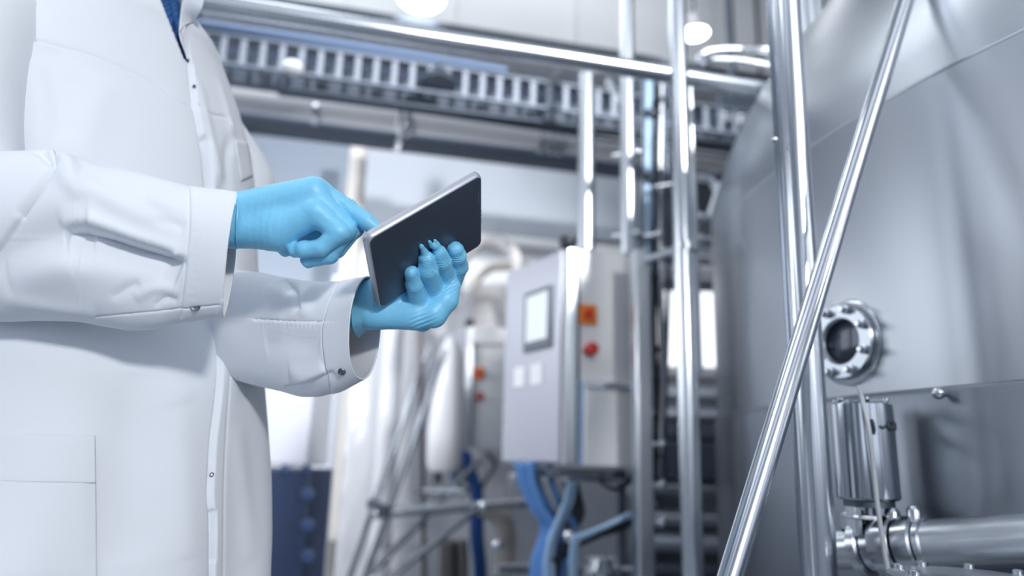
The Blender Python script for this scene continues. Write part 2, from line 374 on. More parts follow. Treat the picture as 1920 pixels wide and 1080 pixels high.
# navy bin and white box
def pbox(px0, py0, px1, py1, y, depth, inset=0):
    a = PY(px0, py0, y); b = PY(px1, py0, y); c = PY((px0 + px1) / 2, py1, y)
    return G().box([(a[0] + b[0]) / 2, y + depth / 2, (a[2] + c[2]) / 2], [(b[0] - a[0]) / 2, 0, 0], [0, depth / 2, 0], [0, 0, (a[2] - c[2]) / 2]), a, b, c
g, a, b, c = pbox(430, 876, 586, 1200, 3.3, .4)
nb = tag(g.obj('plastic_bin', NAVY, bevel=.012), 'dark navy plastic bin standing behind the coat', 'bin')
for k, py in enumerate((927, 985, 1043)):
    q = PY(577, py, 3.29); G().lathe(q, (0, -1, 0), [(0, .03), (.008, .03), (.01, .024), (.01, 0)], 20).obj('round_stud', mat('navy_stud', '34486c', .4), nb)
for px in (535, 575):
    q = PY(px, 879, 3.29); G().lathe(q, (0, -1, 0), [(0, .02), (.008, .02), (.01, .015), (.01, 0)], 20).obj('round_stud', mat('navy_stud', ''), nb)
g, a, b, c = pbox(430, 700, 590, 872, 3.35, .4)
tag(g.obj('storage_box', mat('box_plastic', 'c9ccd6', .45), bevel=.012), 'pale grey box on top of the dark navy bin', 'box')

# ------------------------------------------------------------------ posts
def post(name, pts, r, m, label, cat='post', caps=True, group=None):
    (xt, yt), (xb, yb), y = pts
    g = G(); a, b = vtube(g, xt, yt, xb, yb, y, r, 28); o = g.obj(name, m); tag(o, label, cat, group); return o, a, b
o, a, b = post('frame_post', ((1097, 140), (1102, 470), 2.88), .036, STEEL_S, 'slim steel post ending in two round bolts, left of the tall posts')
for s in (-1, 1): G().ball(a + E1 * .028 * s + Z * .02 - E2 * .02, .02).obj('bolt_head', STEEL, o)
o, a, b = post('frame_post', ((1175, -60), (1178, 478), 2.72), .031, STEEL_S, 'steel post between the bolted post and the cable cluster')
o, a, b = post('frame_post', ((1283, -80), (1286, 1350), 2.2), .031, STEEL, 'tall full-height steel post right of the control cabinet')
ring = PY(1285, 465, 2.2); G().lathe(ring - Z * .012, Z, [(0, .031), (0, .038), (.024, .038), (.024, .031)]).obj('post_collar', STEEL, o)
o, a, b = post('frame_post', ((1300, 160), (1302, 700), 2.45), .014, STEEL_S, 'thin rod beside the tall full-height post')
g = G(); g.curve([PY(1285, 465, 2.2), PY(1250, 474, 2.3), PY(1212, 487, 2.45)], .013); tag(g.obj('bracket_arm', STEEL_S), 'short steel arm joining the tall post to the cabinet', 'arm')
g = G(); g.tube(PY(1140, 150, 2.8), PY(1178, 205, 2.8), .016); tag(g.obj('diagonal_brace', STEEL_S), 'short diagonal brace under the overhead tube', 'brace')
# cable cluster
cl = thing('vertical_cable_run', 'vertical run of grey blue cables with dark ties behind the cabinet edge', 'cables', PY(1215, 900, 2.8))
for k, (px, m, r) in enumerate(((1203, DARKSTEEL, .012), (1213, BLUEL, .02), (1221, BLUEL, .012), (1230, DARK, .011), (1238, STEEL_S, .014), (1250, DARKSTEEL, .010))):
    pts = [PY(px + 3 * math.sin(i * 1.3 + k * 2) - (0 if i < 6 else 2), py, 2.78 + .02 * (k % 3)) for i, py in enumerate((150, 260, 370, 480, 600, 720, 840, 900))]
    g = G().curve(pts, r, 10, 6); g.obj('cable', m, cl)
for py in (215, 335, 520, 655, 712, 783, 855):
    c = PY(1220, py, 2.78); G().lathe(c - Z * .01, Z, [(0, .03), (0, .036), (.02, .036), (.02, .03)], 16).obj('cable_tie', DARK, cl)
for i, (px, py) in enumerate(((1195, 285), (1195, 438), (1235, 440), (1240, 833), (1241, 909), (1241, 979), (1218, 1069), (1268, 345))):
    c = PY(px, py, 2.7); g = G().ball(c, .019); g.tube(c, c + np.array([-.09, .05, 0]), .009, 10)
    tag(g.obj('clamp_knob', STEEL), 'small shiny round steel clamp knob ' + ['beside the second post near the top', 'above the cabinet top edge', 'above the arm on the tall post', 'upper one right of the cabinet post', 'middle one right of the cabinet post', 'lower one right of the cabinet post', 'at the bottom right of the cabinet post', 'left of the tall post below the tray'][i], 'knob')

# ------------------------------------------------------------------ horizontal rack and bright window behind the tall post
g, a, b, c = pbox(1226, 545, 1372, 690, 4.6, .05)
struct('window_6', g, DAYS, 'bright white window behind the tall post')
for i, (py, r, px1, m, lb) in enumerate(((470, .03, 1390, STEEL_S, 'topmost, above the bright window'), (507, .045, 1372, WHITEP, 'just over the bright window'), (698, .045, 1350, WHITEP, 'along the bottom of the bright window'),
        (738, .07, 1350, STEEL_B, 'first below the bright window'), (775, .055, 1352, STEEL_B, 'second below the bright window'), (815, .03, 1356, DARKSTEEL, 'over the dark box'),
        (910, .045, 1360, STEEL_S, 'under the dark box'), (968, .045, 1366, STEEL_S, 'third from the bottom'), (1015, .06, 1372, STEEL_S, 'next above the lowest'), (1068, .05, 1380, DARKSTEEL, 'lowest of all'))):
    g = G(); y = 4.3; p = PY(1195, py, y); q = PY(px1 + 40, py, y); q[2] = p[2]; g.tube(p, q, r, 20)
    tag(g.obj('rack_pipe', m), 'horizontal pipe between tall post and tank, ' + lb, 'pipe', 'horizontal pipes behind the tall post')
g, a, b, c = pbox(1195, 828, 1400, 893, 4.1, .25); tag(g.obj('pump_box', mat('dark_box_paint', '3d4856', .5), bevel=.01), 'dark box among the horizontal pipes behind the tall post', 'box')
g, a, b, c = pbox(1195, 700, 1400, 1200, 4.7, .1); tag(g.obj('screen_panel', mat('dark_panel_paint', '6e7885', .5), bevel=.01), 'dark grey panel behind the horizontal pipes', 'panel')

rk = thing('pipe_rack', 'pair of slim uprights carrying the horizontal pipes behind the tall post', 'rack', PY(1310, 1100, 4.45))
for px in (1228, 1400): g = G(); vtube(g, px, 440, px, 1330, 4.34, .022); g.obj('upright', DARKSTEEL, rk)

# valve cluster
vt = thing('sample_valve', 'small steel valve with upright cylinder and clamps by the tank shoulder', 'valve', PY(1340, 460, 2.9))
G().lathe(PY(1366, 392, 2.85), Z, [(0, .001), (0, .026), (.12, .026), (.13, .02), (.13, .001)]).obj('actuator', STEEL, vt)
G().tube(PY(1350, 345, 2.9), PY(1330, 408, 2.9), .016).obj('lever', STEEL_S, vt)
for py in (407, 448):
    p, q = PY(1313, py, 2.85), PY(1377, py + 2, 2.85); G().tube(p, q, .016).obj('clamp_bar', STEEL, vt)
    for s in (p, q): G().ball(s, .022).obj('clamp_nut', STEEL, vt)
G().tube(PY(1343, 407, 2.87), PY(1343, 470, 2.87), .018).obj('stem', STEEL_S, vt)
G().curve([PY(1300, 333, 2.95), PY(1325, 336, 2.95), PY(1342, 350, 2.95), PY(1350, 372, 2.95)], .018).obj('elbow_pipe', STEEL_S, vt)
g = G(); g.curve([PY(1440, 92, 2.5), PY(1350, 92, 2.5), PY(1318, 100, 2.5), PY(1312, 112, 2.5), PY(1322, 124, 2.5)], .014); tag(g.obj('bent_pipe', STEEL), 'steel pipe with a rounded bend at upper right above the overhead tube', 'pipe')
g = G(); g.curve([PY(1450, 124, 2.55), PY(1380, 112, 2.55), PY(1330, 110, 2.55)], .018); g.ball(PY(1325, 110, 2.55), .026); tag(g.obj('short_pipe', STEEL), 'short steel stub with shiny end under the bent pipe', 'pipe')
g, a, b, c = pbox(1345, 175, 1430, 318, 4.5, .3); g.tube([ (a[0] + b[0]) / 2, 4.65, a[2]], [(a[0] + b[0]) / 2, 4.65, 5.2], .03); tag(g.obj('valve_block', mat('valve_block_paint', '65707e', .5, .4), bevel=.02), 'dark grey block of fittings between tray and lagged pipe near the tank', 'fitting')
for i, (px, py) in enumerate(((1360, 225), (1393, 228), (1358, 275), (1396, 282))):
    tag(G().tube(PY(px, py, 4.4), PY(px, py, 4.62), .03).lathe(PY(px, py, 4.4), (0, -1, 0), [(0, .04), (.03, .045), (.05, .03), (.05, 0)]).obj('blind_flange', STEEL_S), 'dull round pipe cap below the tray near the tank, ' + ['upper left', 'upper right', 'lower left', 'lower right'][i] + ' of four', 'cap', 'pipe caps on the dark fitting block')
# pipes at the top behind the right post
for i, (px, r, lb) in enumerate(((1502, .011, 'left'), (1517, .015, 'middle'), (1531, .009, 'right'))):
    g = G(); vtube(g, px, -60, px + 3, 100 - 25 * i, 2.2, r); tag(g.obj('thin_pipe', STEEL), 'thin vertical pipe at the top behind the thick post, %s of three' % lb, 'pipe')
g = G(); g.tube(PY(1580, -30, 2.0), PY(1530, 50, 2.1), .006); tag(g.obj('thin_rod', STEEL), 'thin slanted rod at the top against the tank shoulder', 'rod')

# ------------------------------------------------------------------ control cabinets
CAB = mat('cabinet_steel', 'f2f4f6', .35, .05, bump=.02, scale=150, stretch=(1, 1, .08), rvar=.06, varscale=1.5)
DOOR = mat('cabinet_door_steel', 'b3b6c1', .42, .3, colvar=.03)
def cabinet(base, scale, label, h1=.685, h2=.52):
    """prism with its narrow front along the hall and a door going back; local units in metres, built at the origin corner 'base' (x,y,z bottom)"""
    t = thing('control_cabinet', label, 'cabinet', base, 'control cabinets with red buttons')
    base = np.asarray(base, float); s = scale
    e1 = E1; dd = np.array([math.sin(R_(-28)), math.cos(R_(-28)), 0])
    W, Hh, Dl = .275 * s, .80 * s, .45 * s
    P0 = base; P1 = base + e1 * W; P3 = base + dd * Dl; P2 = P3 + e1 * W * 1.5 + E2 * .05
    g = G().prism([P0, P1, P2, P3], base[2], base[2] + Hh); g.obj('body', CAB, t, bevel=.006)
    n1 = -E2; nd = np.array([-dd[1], dd[0], 0]); nd = nd if nd @ np.array([-1, 0, 0]) > 0 else -nd
    # door
    g = G().box(base + dd * Dl * .5 + Z * Hh * .5 + nd * .008, dd * Dl * .485, nd * .008, Z * Hh * .49); d = g.obj('door', DOOR, t, bevel=.004)
    G().box(base + dd * Dl * .36 + Z * Hh * .685 + nd * .02, dd * Dl * .23, nd * .008, Z * Hh * .15).obj('display_bezel', mat('bezel', '5c6673', .5), d, bevel=.004)
    G().box(base + dd * Dl * .36 + Z * Hh * .695 + nd * .026, dd * Dl * .175, nd * .004, Z * Hh * .115).obj('display', LCD, d)
    for k in (.42, .72): G().box(base + dd * Dl * (k - .04) + Z * Hh * .42 + nd * .018, dd * Dl * .095, nd * .002, Z * Hh * .05).obj('paper_tag', PAPER, d)
    # front: door edge strip, switch, button, lower box
    G().box(base + e1 * .022 * s + Z * Hh * .5 + n1 * .012, e1 * .018 * s, n1 * .012, Z * Hh * .495).obj('edge_profile', STEEL_S, t, bevel=.004)
    G().box(base + e1 * .051 * s + Z * Hh * .5 + n1 * .003, e1 * .006 * s, n1 * .004, Z * Hh * .49).obj('door_gap_strip', DARKSTEEL, t)
    c = base + e1 * .088 * s + Z * Hh * h1
    pl = G().box(c + n1 * .006, e1 * .035 * s, n1 * .006, Z * .038 * s).obj('switch_plate', ORANGE, t, bevel=.003)
    kb = G().lathe(c, n1, [(.01, .019 * s), (.02, .019 * s), (.024, .017 * s), (.024, .001)], 24).obj('switch_knob', RED, pl)
    G().box(c + n1 * .03, e1 * .005 * s, n1 * .008, Z * .019 * s).obj('switch_handle', RED, pl, bevel=.002)
    c = base + e1 * .093 * s + Z * Hh * h2
    bt = G().lathe(c, n1, [(0, .02 * s), (.012, .02 * s), (.018, .012 * s), (.03, .012 * s), (.03, .024 * s), (.046, .024 * s), (.052, .018 * s), (.054, .001)], 24).obj('push_button', RED, t)
    G().lathe(base + e1 * .01 + Z * Hh, Z, [(0, .025 * s), (.02 * s, .035 * s), (.038 * s, .035 * s), (.045 * s, .03 * s), (.045 * s, .001)], 20).obj('top_knob', DARK, t)
    return t, W, Hh
base1 = PD(1056, 872, 2.55)
cab1, W1, H1 = cabinet(base1, 1.0, 'large steel control cabinet with white door labels and a lower panel, beside the tall post')
c = base1 + E1 * .165 + Z * H1 * .185 - E2 * .02
lb = G().box(c, E1 * .098, E2 * .02, Z * H1 * .185).obj('lower_box', CAB, cab1, bevel=.005)
G().box(c - E2 * .024 + Z * H1 * .17, E1 * .098, E2 * .006, Z * .012).obj('lid_edge', STEEL, lb, bevel=.002)
G().box(base1 + E1 * .06 - E2 * .003 + Z * H1 * .19, E1 * .008, E2 * .006, Z * H1 * .19).obj('blue_strip', BLUEL, cab1)
base2 = PD(868, 840, 4.35)
cab2, W2, H2 = cabinet(base2, .93, 'small distant steel control cabinet with an orange switch, left of the large one', .61, .42)
tp = base2 + E1 * W2 * .5 + Z * H2 * .93
G().box(tp - E2 * .02, E1 * W2 * .45, E2 * .02, Z * H2 * .07).obj('top_cover', PAPER, cab2, bevel=.006)
# white plastic sack beside it
g = G(); cc = PD(842, 745, 4.2)
V = [];
prof = [(-.42, .09), (-.38, .11), (-.2, .115), (0, .10), (.15, .085), (.27, .07), (.33, .04), (.36, .02)]
g.lathe(cc, Z, prof, 20)
o = g.obj('plastic_sack', mat('sack_plastic', 'dcdfe4', .4, bump=.6, scale=12)); tag(o, 'white plastic sack hanging beside the small distant cabinet', 'sack')
# square profile carrying the large cabinet
g = G(); p = PY(1199, 470, 2.46); q = PY(1199, 1330, 2.46); q[0] = p[0]
g.box((p + q) / 2, E1 * .028, E2 * .028, Z * (p[2] - q[2]) / 2); tag(g.obj('cabinet_post', STEEL_S, bevel=.006), 'broad square steel post along the right side of the large cabinet', 'post')
# underside tray, brackets
g = G(); p = base1 + E1 * .1 + E2 * .12 - Z * .03; g.box(p, E1 * .15, E2 * .1, Z * .015); tag(g.obj('cable_entry_plate', DARKSTEEL, bevel=.004), 'dark cable entry plate under the large cabinet', 'plate')

# ------------------------------------------------------------------ cables under the cabinets
def cables(name, pts, d, r, n, m, label, spread=.018, jag=.01):
    g = G()
    for k in range(n):
        ox, oy = RNG.normal(0, 1, 2) * spread * .5
        P = [PD(px, py, d + oy * .6) + np.array([ox + RNG.normal(0, jag * .2), oy, RNG.normal(0, jag * .3)]) for px, py in pts]
        g.curve(P, r, 8, 6)
    return tag(g.obj(name, m), label, 'cables')
cables('blue_cable_bundle', [(1003, 868), (1010, 905), (1030, 955), (1052, 985), (1045, 1020), (1032, 1060), (1030, 1140)], 2.7, .012, 12, BLUEC, 'thick blue cable bundle bending below the large cabinet', .075)
cables('light_hose_bundle', [(1072, 900), (1066, 940), (1052, 975), (1036, 1015), (1030, 1060), (1034, 1140)], 2.6, .010, 3, BLUEL, 'light blue hoses crossing the thick blue bundle', .02)
cables('black_cable_bundle', [(1062, 880), (1075, 930), (1080, 965), (1062, 1000), (1050, 1040), (1052, 1130)], 2.9, .009, 5, DARK, 'black cables hanging below the middle of the large cabinet', .025)
cables('black_hose', [(1186, 975), (1150, 992), (1110, 1008), (1075, 1022), (1045, 1050)], 2.6, .013, 4, DARK, 'black hose bundle rising right toward the square post', .02)
cables('blue_hose', [(1184, 965), (1150, 980), (1105, 1000), (1082, 1015), (1078, 1060), (1080, 1130)], 2.5, .008, 3, BLUEL, 'pale blue hose lying along the black hose bundle', .015)
cables('dark_loop_cable', [(1125, 885), (1130, 905), (1155, 918), (1178, 905), (1186, 885)], 2.6, .007, 2, DARK, 'dark cable loop under the right side of the large cabinet', .012)
cables('navy_cable_bundle', [(868, 846), (880, 885), (893, 925), (893, 1000), (899, 1060), (903, 1150)], 4.1, .016, 6, mat('navy_cable', '1d4f94', .45), 'dark blue cable bundle hanging below the small cabinet', .035)
cables('grey_cable_loop', [(915, 850), (932, 870), (915, 900), (900, 930)], 4.2, .01, 2, DARK, 'thin dark cable looping under the small cabinet', .02)
g = G(); g.curve([PD(853, 560, 4.0), PD(862, 500, 4.0), PD(890, 462, 4.0), PD(925, 452, 4.0), PD(958, 468, 4.0), PD(972, 500, 4.0), PD(976, 545, 4.0)], .034, 14)
tag(g.obj('arched_hose', mat('white_hose', 'd5d4d4', .45)), 'white hose arching above the two cabinets', 'hose')
g = G(); g.curve([PD(880, 540, 4.6), PD(915, 505, 4.6), PD(950, 500, 4.6), PD(985, 500, 4.6), PD(1000, 560, 4.6), PD(1000, 700, 4.9)], .03, 14); tag(g.obj('arched_hose', BEIGE), 'beige hose bending under the white arched hose', 'hose')
g, a, b, c = pbox(885, 530, 965, 720, 5.0, .05); tag(g.obj('equipment_cladding', mat('warm_grey_panel', 'aeadb0', .5)), 'warm grey machine panel behind the small cabinet', 'panel')

# ------------------------------------------------------------------ tubular stair at lower left, machinery below
st = thing('stair_railing', 'tubular steel stair railing slanting down left of the cabinets', 'railing', PD(720, 1075, 3.6))
def bar(name, p, q, d0, d1, r, m=RAILS): G().tube(PD(*p, d0), PD(*q, d1), r, 16).obj(name, m, st)
bar('handrail', (800, 655), (650, 1100), 4.0, 3.5, .016)
bar('handrail', (835, 655), (676, 1110), 3.85, 3.4, .016)
bar('slanted_bar', (694, 1076), (900, 862), 3.6, 4.0, .017)
bar('slanted_bar', (704, 1105), (905, 945), 3.4, 3.7, .019)
bar('level_bar', (700, 963), (1010, 941), 3.5, 3.9, .026, STEEL)
bar('upright', (786, 560), (797, 1150), 3.9, 3.9, .014, mat('dark_upright', '6b6468', .5, .3))
G().tube(PD(696, 944, 3.6), PD(726, 958, 3.45), .026).obj('joint_clamp', DARKSTEEL, st)
bar('level_bar', (780, 920), (885, 918), 3.9, 3.95, .018)
for k in range(6): tag(G().ball(PD(802 + 13 * k, 921 + (k % 2) * 3, 3.87), .024).obj('steel_nut', STEEL), '%s shiny steel nut from the left on the stair platform' % ['first', 'second', 'third', 'fourth', 'fifth', 'last'][k], 'nut', 'row of shiny nuts on the platform')
for i, (px, py, lb) in enumerate(((932, 1022, 'above the bottom pipe'), (907, 948, 'on the level rail'), (1068, 1005, 'on the blue cable bundle'), (1160, 1060, 'at the bottom below the black hoses'))):
    tag(G().ball(PD(px, py, 3.2 if i != 2 else 2.55), .024).tube(PD(px, py, 3.2 if i != 2 else 2.55), PD(px + 14, py, 4.0 if i != 2 else 2.7), .01).obj('round_fitting', STEEL), 'round shiny steel fitting ' + lb, 'fitting')
g, a, b, c = pbox(950, 885, 1185, 1300, 4.3, .5); tag(g.obj('machine_housing', mat('machine_grey', 'a9aeb5', .35, .6, colvar=.15), bevel=.03), 'grey steel machine housing under the large cabinet', 'machine')
g = G(); g.curve([PD(905, 950, 3.9), PD(940, 975, 3.9), PD(948, 1020, 3.9), PD(935, 1100, 3.9)], .05, 16); tag(g.obj('beige_duct', BEIGE), 'beige bent duct beside the dark blue cable bundle', 'duct')
for i, (px, w_, lb) in enumerate(((838, .05, 'left'), (866, .035, 'right'))):
    g = G(); g.tube(PD(px, 1015, 4.0), PD(px + 2, 1150, 4.0), w_); tag(g.obj('steel_canister', mat('warm_steel', '8d8a88', .3, .9)), 'upright steel canister at the bottom left of the cables, ' + lb + ' of two', 'canister')
g = G(); g.tube(PD(818, 850, 4.1), PD(820, 905, 4.1), .028); g.ball(PD(815, 848, 4.1), .03); tag(g.obj('pipe_stub', mat('warm_steel', '')), 'short pipe stub with a round cap below the white sack', 'pipe')
g = G(); g.tube(PD(845, 845, 4.15), PD(858, 925, 4.15), .032); tag(g.obj('plastic_pipe', BLUEL), 'pale bluish plastic pipe under the white sack', 'pipe')
g = G(); g.tube(PD(930, 1068, 3.0), PD(1185, 1072, 3.3), .025); tag(g.obj('floor_pipe', STEEL), 'steel pipe along the bottom below the cabinets', 'pipe')
g = G(); g.lathe(PD(1125, 1100, 3.0), Z, [(0, .07), (.06, .07), (.08, .05), (.11, .03), (.12, .001)]); g.tube(PD(1100, 1050, 3.05), PD(1165, 1052, 3.05), .014)
tag(g.obj('drain_valve', STEEL), 'steel valve body at the bottom under the large cabinet', 'valve')
g = G(); vtube(g, 1165, 880, 1166, 1200, 3.1, .02); tag(g.obj('machine_stand', DARKSTEEL), 'thin dark support leg left of the square cabinet post', 'leg')
g = G(); g.box(PD(1110, 893, 2.75), E1 * .1, E2 * .08, Z * .02); tag(g.obj('fastening_bracket', STEEL_S, bevel=.004), 'light steel bracket under the large cabinet', 'bracket')

# ------------------------------------------------------------------ big tank on the right
TS = 1.15
az, Lc, TR = R_(53.6), 2.95 * TS, 1.8 * TS
TC = np.array([Lc * math.sin(az), Lc * math.cos(az), 0])
ZS = .85 + .65 * TS            # shoulder seam height
tank = thing('storage_tank', 'huge brushed steel process tank filling the right side', 'tank', TC)
prof = [(.35, TR - .25), (.42, TR - .06), (.5, TR)] + [(z, TR) for z in (.7, .9)] + [(ZS - .0055, TR)]
G().lathe(TC, Z, prof, 220).obj('shell', TANK, tank, sharp=60)
dome = [(ZS + .004, TR + .001)]
for k in range(1, 13):
    a = R_(50) * k / 12; dome.append((ZS + .8 * math.sin(a), TR - .8 * (1 - math.cos(a))))
z1, r1 = dome[-1]; rc = r1 / math.sin(R_(40))
for k in range(1, 13):
    a = R_(40 - 38 * k / 12); dome.append((z1 + rc * (math.cos(a) - math.cos(R_(40))), rc * math.sin(a)))
G().lathe(TC, Z, [(ZS - .006, TR), (ZS - .003, TR + .0015), (ZS, TR + .0015)] + dome, 220).obj('dome', TANK, tank, sharp=60)
G().lathe(TC, Z, [(.5, TR + .001), (.5, TR + .012), (.985, TR + .012), (.995, TR + .008), (.998, TR + .001)], 220).obj('insulation_jacket', mat('jacket_steel', '7f858e', .36, 1, bump=.03, scale=120, stretch=(1, 1, .06)), tank)
for k in range(5):
    a = R_(190 + k * 32); p = TC + np.array([math.cos(a), math.sin(a), 0]) * (TR - .3); G().tube(p, p + Z * .45, .06).obj('tank_leg', STEEL_S, tank)
def on_tank(px, py, extra=0.0):
    q = D_(px, py); o = CAM - TC; A = q[0] ** 2 + q[1] ** 2; B = q[0] * o[0] + q[1] * o[1]; Cc = o[0] ** 2 + o[1] ** 2 - (TR + extra) ** 2
    t = (-B - math.sqrt(max(B * B - A * Cc, 0))) / A; p = CAM + q * t; n = (p - TC); n[2] = 0; return p, n / np.linalg.norm(n)
# sight glass
p, n = on_tank(1594, 642)
ca, sa = math.cos(R_(9)), math.sin(R_(9)); n = np.array([n[0] * ca - n[1] * sa, n[0] * sa + n[1] * ca, 0]) if True else n
sg = thing('sight_glass', 'round flanged sight glass with bolts on the tank wall above the actuator', 'sight glass', p)
G().lathe(p, n, [(-.03, .092), (.006, .092), (.010, .088), (.012, .084), (.012, .07)], 48).obj('weld_flange', STEEL, sg)
G().lathe(p, n, [(.012, .08), (.026, .08), (.030, .077), (.030, .050), (.024, .045), (.004, .045)], 48).obj('clamp_ring', mat('ring_steel', '9da3ab', .25, 1), sg)
G().lathe(p, n, [(.010, .046), (.012, .04), (.012, .001)], 40).obj('glass_disc', mat('sight_glass_dark', '39424f', .12, .3), sg)
ta = np.cross(n, Z)
for k in range(8):
    a = 2 * math.pi * (k + .5) / 8; c = p + n * .030 + (ta * math.cos(a) + Z * math.sin(a)) * .068
    G().lathe(c, n, [(0, .0095), (.008, .0095), (.010, .006), (.018, .006), (.020, .004), (.020, 0)], 12).obj('bolt', STEEL, sg)
# knob bolt on the seam
p, n = on_tank(1775, 738, .012); g = G().lathe(p, n, [(0, .006), (.015, .006)]); g.ball(p + n * .02, .0115); tag(g.obj('round_bolt', STEEL), 'single round-headed bolt on the tank seam at the right', 'bolt')

# pneumatic actuator and pipe fittings
dA = 1.33
top, bot = PD(1620, 752, dA), PD(1622, 936, dA); r = .0535; bot[0:2] = (top[0:2] + bot[0:2]) / 2; top[0:2] = bot[0:2]
ac = thing('valve_actuator', 'upright steel cylinder actuator with dark printed mark beside the thick post', 'actuator', bot)
hA = top[2] - bot[2]
G().lathe(bot, Z, [(0, .001), (0, r - .004), (.004, r), (hA - .006, r), (hA, r - .006), (hA + .002, r - .012), (hA + .002, .001)], 64).obj('cylinder', mat('mirror_steel', 'c6cbd1', .1, 1), ac)
for k in range(6):
    a = 2 * math.pi * k / 6 + .3; c = bot + Z * (hA + .001) + np.array([math.cos(a), math.sin(a), 0]) * (r - .009); G().lathe(c, Z, [(0, .006), (.004, .006), (.006, .003), (.006, 0)], 12).obj('cap_screw', STEEL, ac)
# printed mark wrapped on the cylinder: a smudge, an arc, a ring and a block
def wrap(xs, zs, s0):      # polyline in (arc metres, height) wrapped round the cylinder
    out = []
    for x, z in zip(xs, zs):
        a = -math.pi / 2 + (s0 + x) / r; out.append(bot + np.array([math.cos(a), math.sin(a), 0]) * (r + .0003) + Z * z)
    return out
mk = mat('printed_mark', '2a3340', .4); zc = hA - .045
g = G(); g.ring_tube(wrap([-.002, .0, .001, -.001], [zc + .01, zc + .003, zc - .008, zc - .016], -.008), .0045, 8)
g.ring_tube(wrap(np.linspace(0, .012, 8), zc - .004 - .004 * np.sin(np.linspace(0, math.pi, 8)) + .003, .004), .0024, 8)
g.ring_tube(wrap(.028 + .0065 * np.cos(np.linspace(0, 2 * math.pi, 20)), zc + .007 * np.sin(np.linspace(0, 2 * math.pi, 20)), 0), .003, 8)
g.ring_tube(wrap([.041, .041, .05, .05, .041], [zc - .006, zc + .007, zc + .005, zc - .006, zc - .006], 0), .003, 8)
g.obj('printed_mark', mk, ac)
G().lathe(bot - Z * .012, Z, [(0, .001), (0, r * .8), (.012, r * .8)], 40).obj('neck_plate', DARKSTEEL, ac)
for s in (-1, 1): G().box(bot + np.array([s * .03, 0, -.035]), (.006, 0, 0), (0, .02, 0), (0, 0, .028)).obj('yoke', STEEL, ac, bevel=.002)
G().box(bot - Z * .03, (.043, 0, 0), (0, .025, 0), (0, 0, .004)).obj('yoke_plate', STEEL_S, ac, bevel=.002)
G().tube(bot - Z * .08, bot, .009).obj('spindle', STEEL, ac)
# fittings along a level axis
pa = PD(1560, 1030, 1.36); pb = PD(1990, 1008, 1.07); axd = (pb - pa) / np.linalg.norm(pb - pa)
def at_px(px):   # parameter on the axis whose projection has that px
    lo, hi = -.3, 1.2
    for _ in range(40):
        m_ = (lo + hi) / 2
        if proj(pa + axd * m_)[0] < px: lo = m_
        else: hi = m_
    return lo
vb = thing('valve_manifold', 'row of clamped steel pipe fittings at the bottom right under the actuator', 'valve', pa + axd * at_px(1640))
def seg(name, x0, x1, r0, m=STEEL, par=None, lip=.0):
    a, b = at_px(x0), at_px(x1); L = b - a
    return G().lathe(pa + axd * a, axd, [(0, .001), (0, r0 - .004), (.003, r0), (L - .003, r0), (L, r0 - .004), (L, .001)], 40).obj(name, m, par or vb)
seg('valve_chamber', 1556, 1612, .036); seg('clamp_ring', 1612, 1632, .05); seg('body_ring', 1632, 1652, .042); seg('clamp_ring', 1652, 1692, .052); seg('gasket', 1692, 1696, .047, DARK); seg('clamp_ring', 1696, 1732, .05)
seg('end_collar', 1732, 1748, .044)
for px, m, rr in ((1590, STEEL, .016), (1672, STEEL, .013), (1712, STEEL, .012)):
    c = pa + axd * at_px(px) + Z * .05 - np.array([0, .012, 0]); G().lathe(c - Z * .014, Z, [(0, rr), (.022, rr), (.03, rr * .6), (.03, 0)], 16).obj('clamp_nut', m, vb)
c = pa + axd * at_px(1610) + Z * .055; G().box(c, axd * .022, (0, .012, 0), (0, 0, .010)).obj('clamp_lug', STEEL_S, vb, bevel=.003)
G().tube(pa + axd * at_px(1640) + Z * .04, pa + axd * at_px(1640) + Z * .09, .012).obj('stem', DARKSTEEL, vb)
a, b = at_px(1748), at_px(2100)
g = G().tube(pa + axd * a, pa + axd * b, .040, 40); tag(g.obj('outlet_pipe', STEEL_S), 'thick dark steel pipe leaving right along the tank bottom', 'pipe')
cc = PD(1815, 1092, 1.04)
sv = thing('small_vessel', 'small round vessel with a bolted lid just showing at the bottom right edge', 'vessel', (cc[0], cc[1], 0))
G().lathe(np.array([cc[0], cc[1], 0]), Z, [(0, .001), (0, .085), (cc[2] - .004, .085)], 48).obj('vessel_body', STEEL_S, sv)
fl = G().lathe(cc, Z, [(-.006, .001), (-.006, .105), (.006, .105), (.009, .100), (.013, .05), (.014, .001)], 48).obj('lid', STEEL_S, sv)
for k in range(8): a = k * math.pi / 4 + .2; G().lathe(cc + Z * .008 + np.array([math.cos(a), math.sin(a), 0]) * .088, Z, [(0, .008), (.008, .008), (.01, .005), (.01, 0)], 12).obj('bolt', STEEL, fl)
# thin hose
g = G(); g.curve([PD(1609, 726, 1.36), PD(1617, 750, 1.27), PD(1628, 800, 1.24), PD(1638, 880, 1.24), PD(1647, 960, 1.235), PD(1658, 1030, 1.23), PD(1672, 1100, 1.22)], .0042, 12)
tag(g.obj('air_hose', CLEARH), 'thin pale hose hanging in front of the actuator', 'hose')

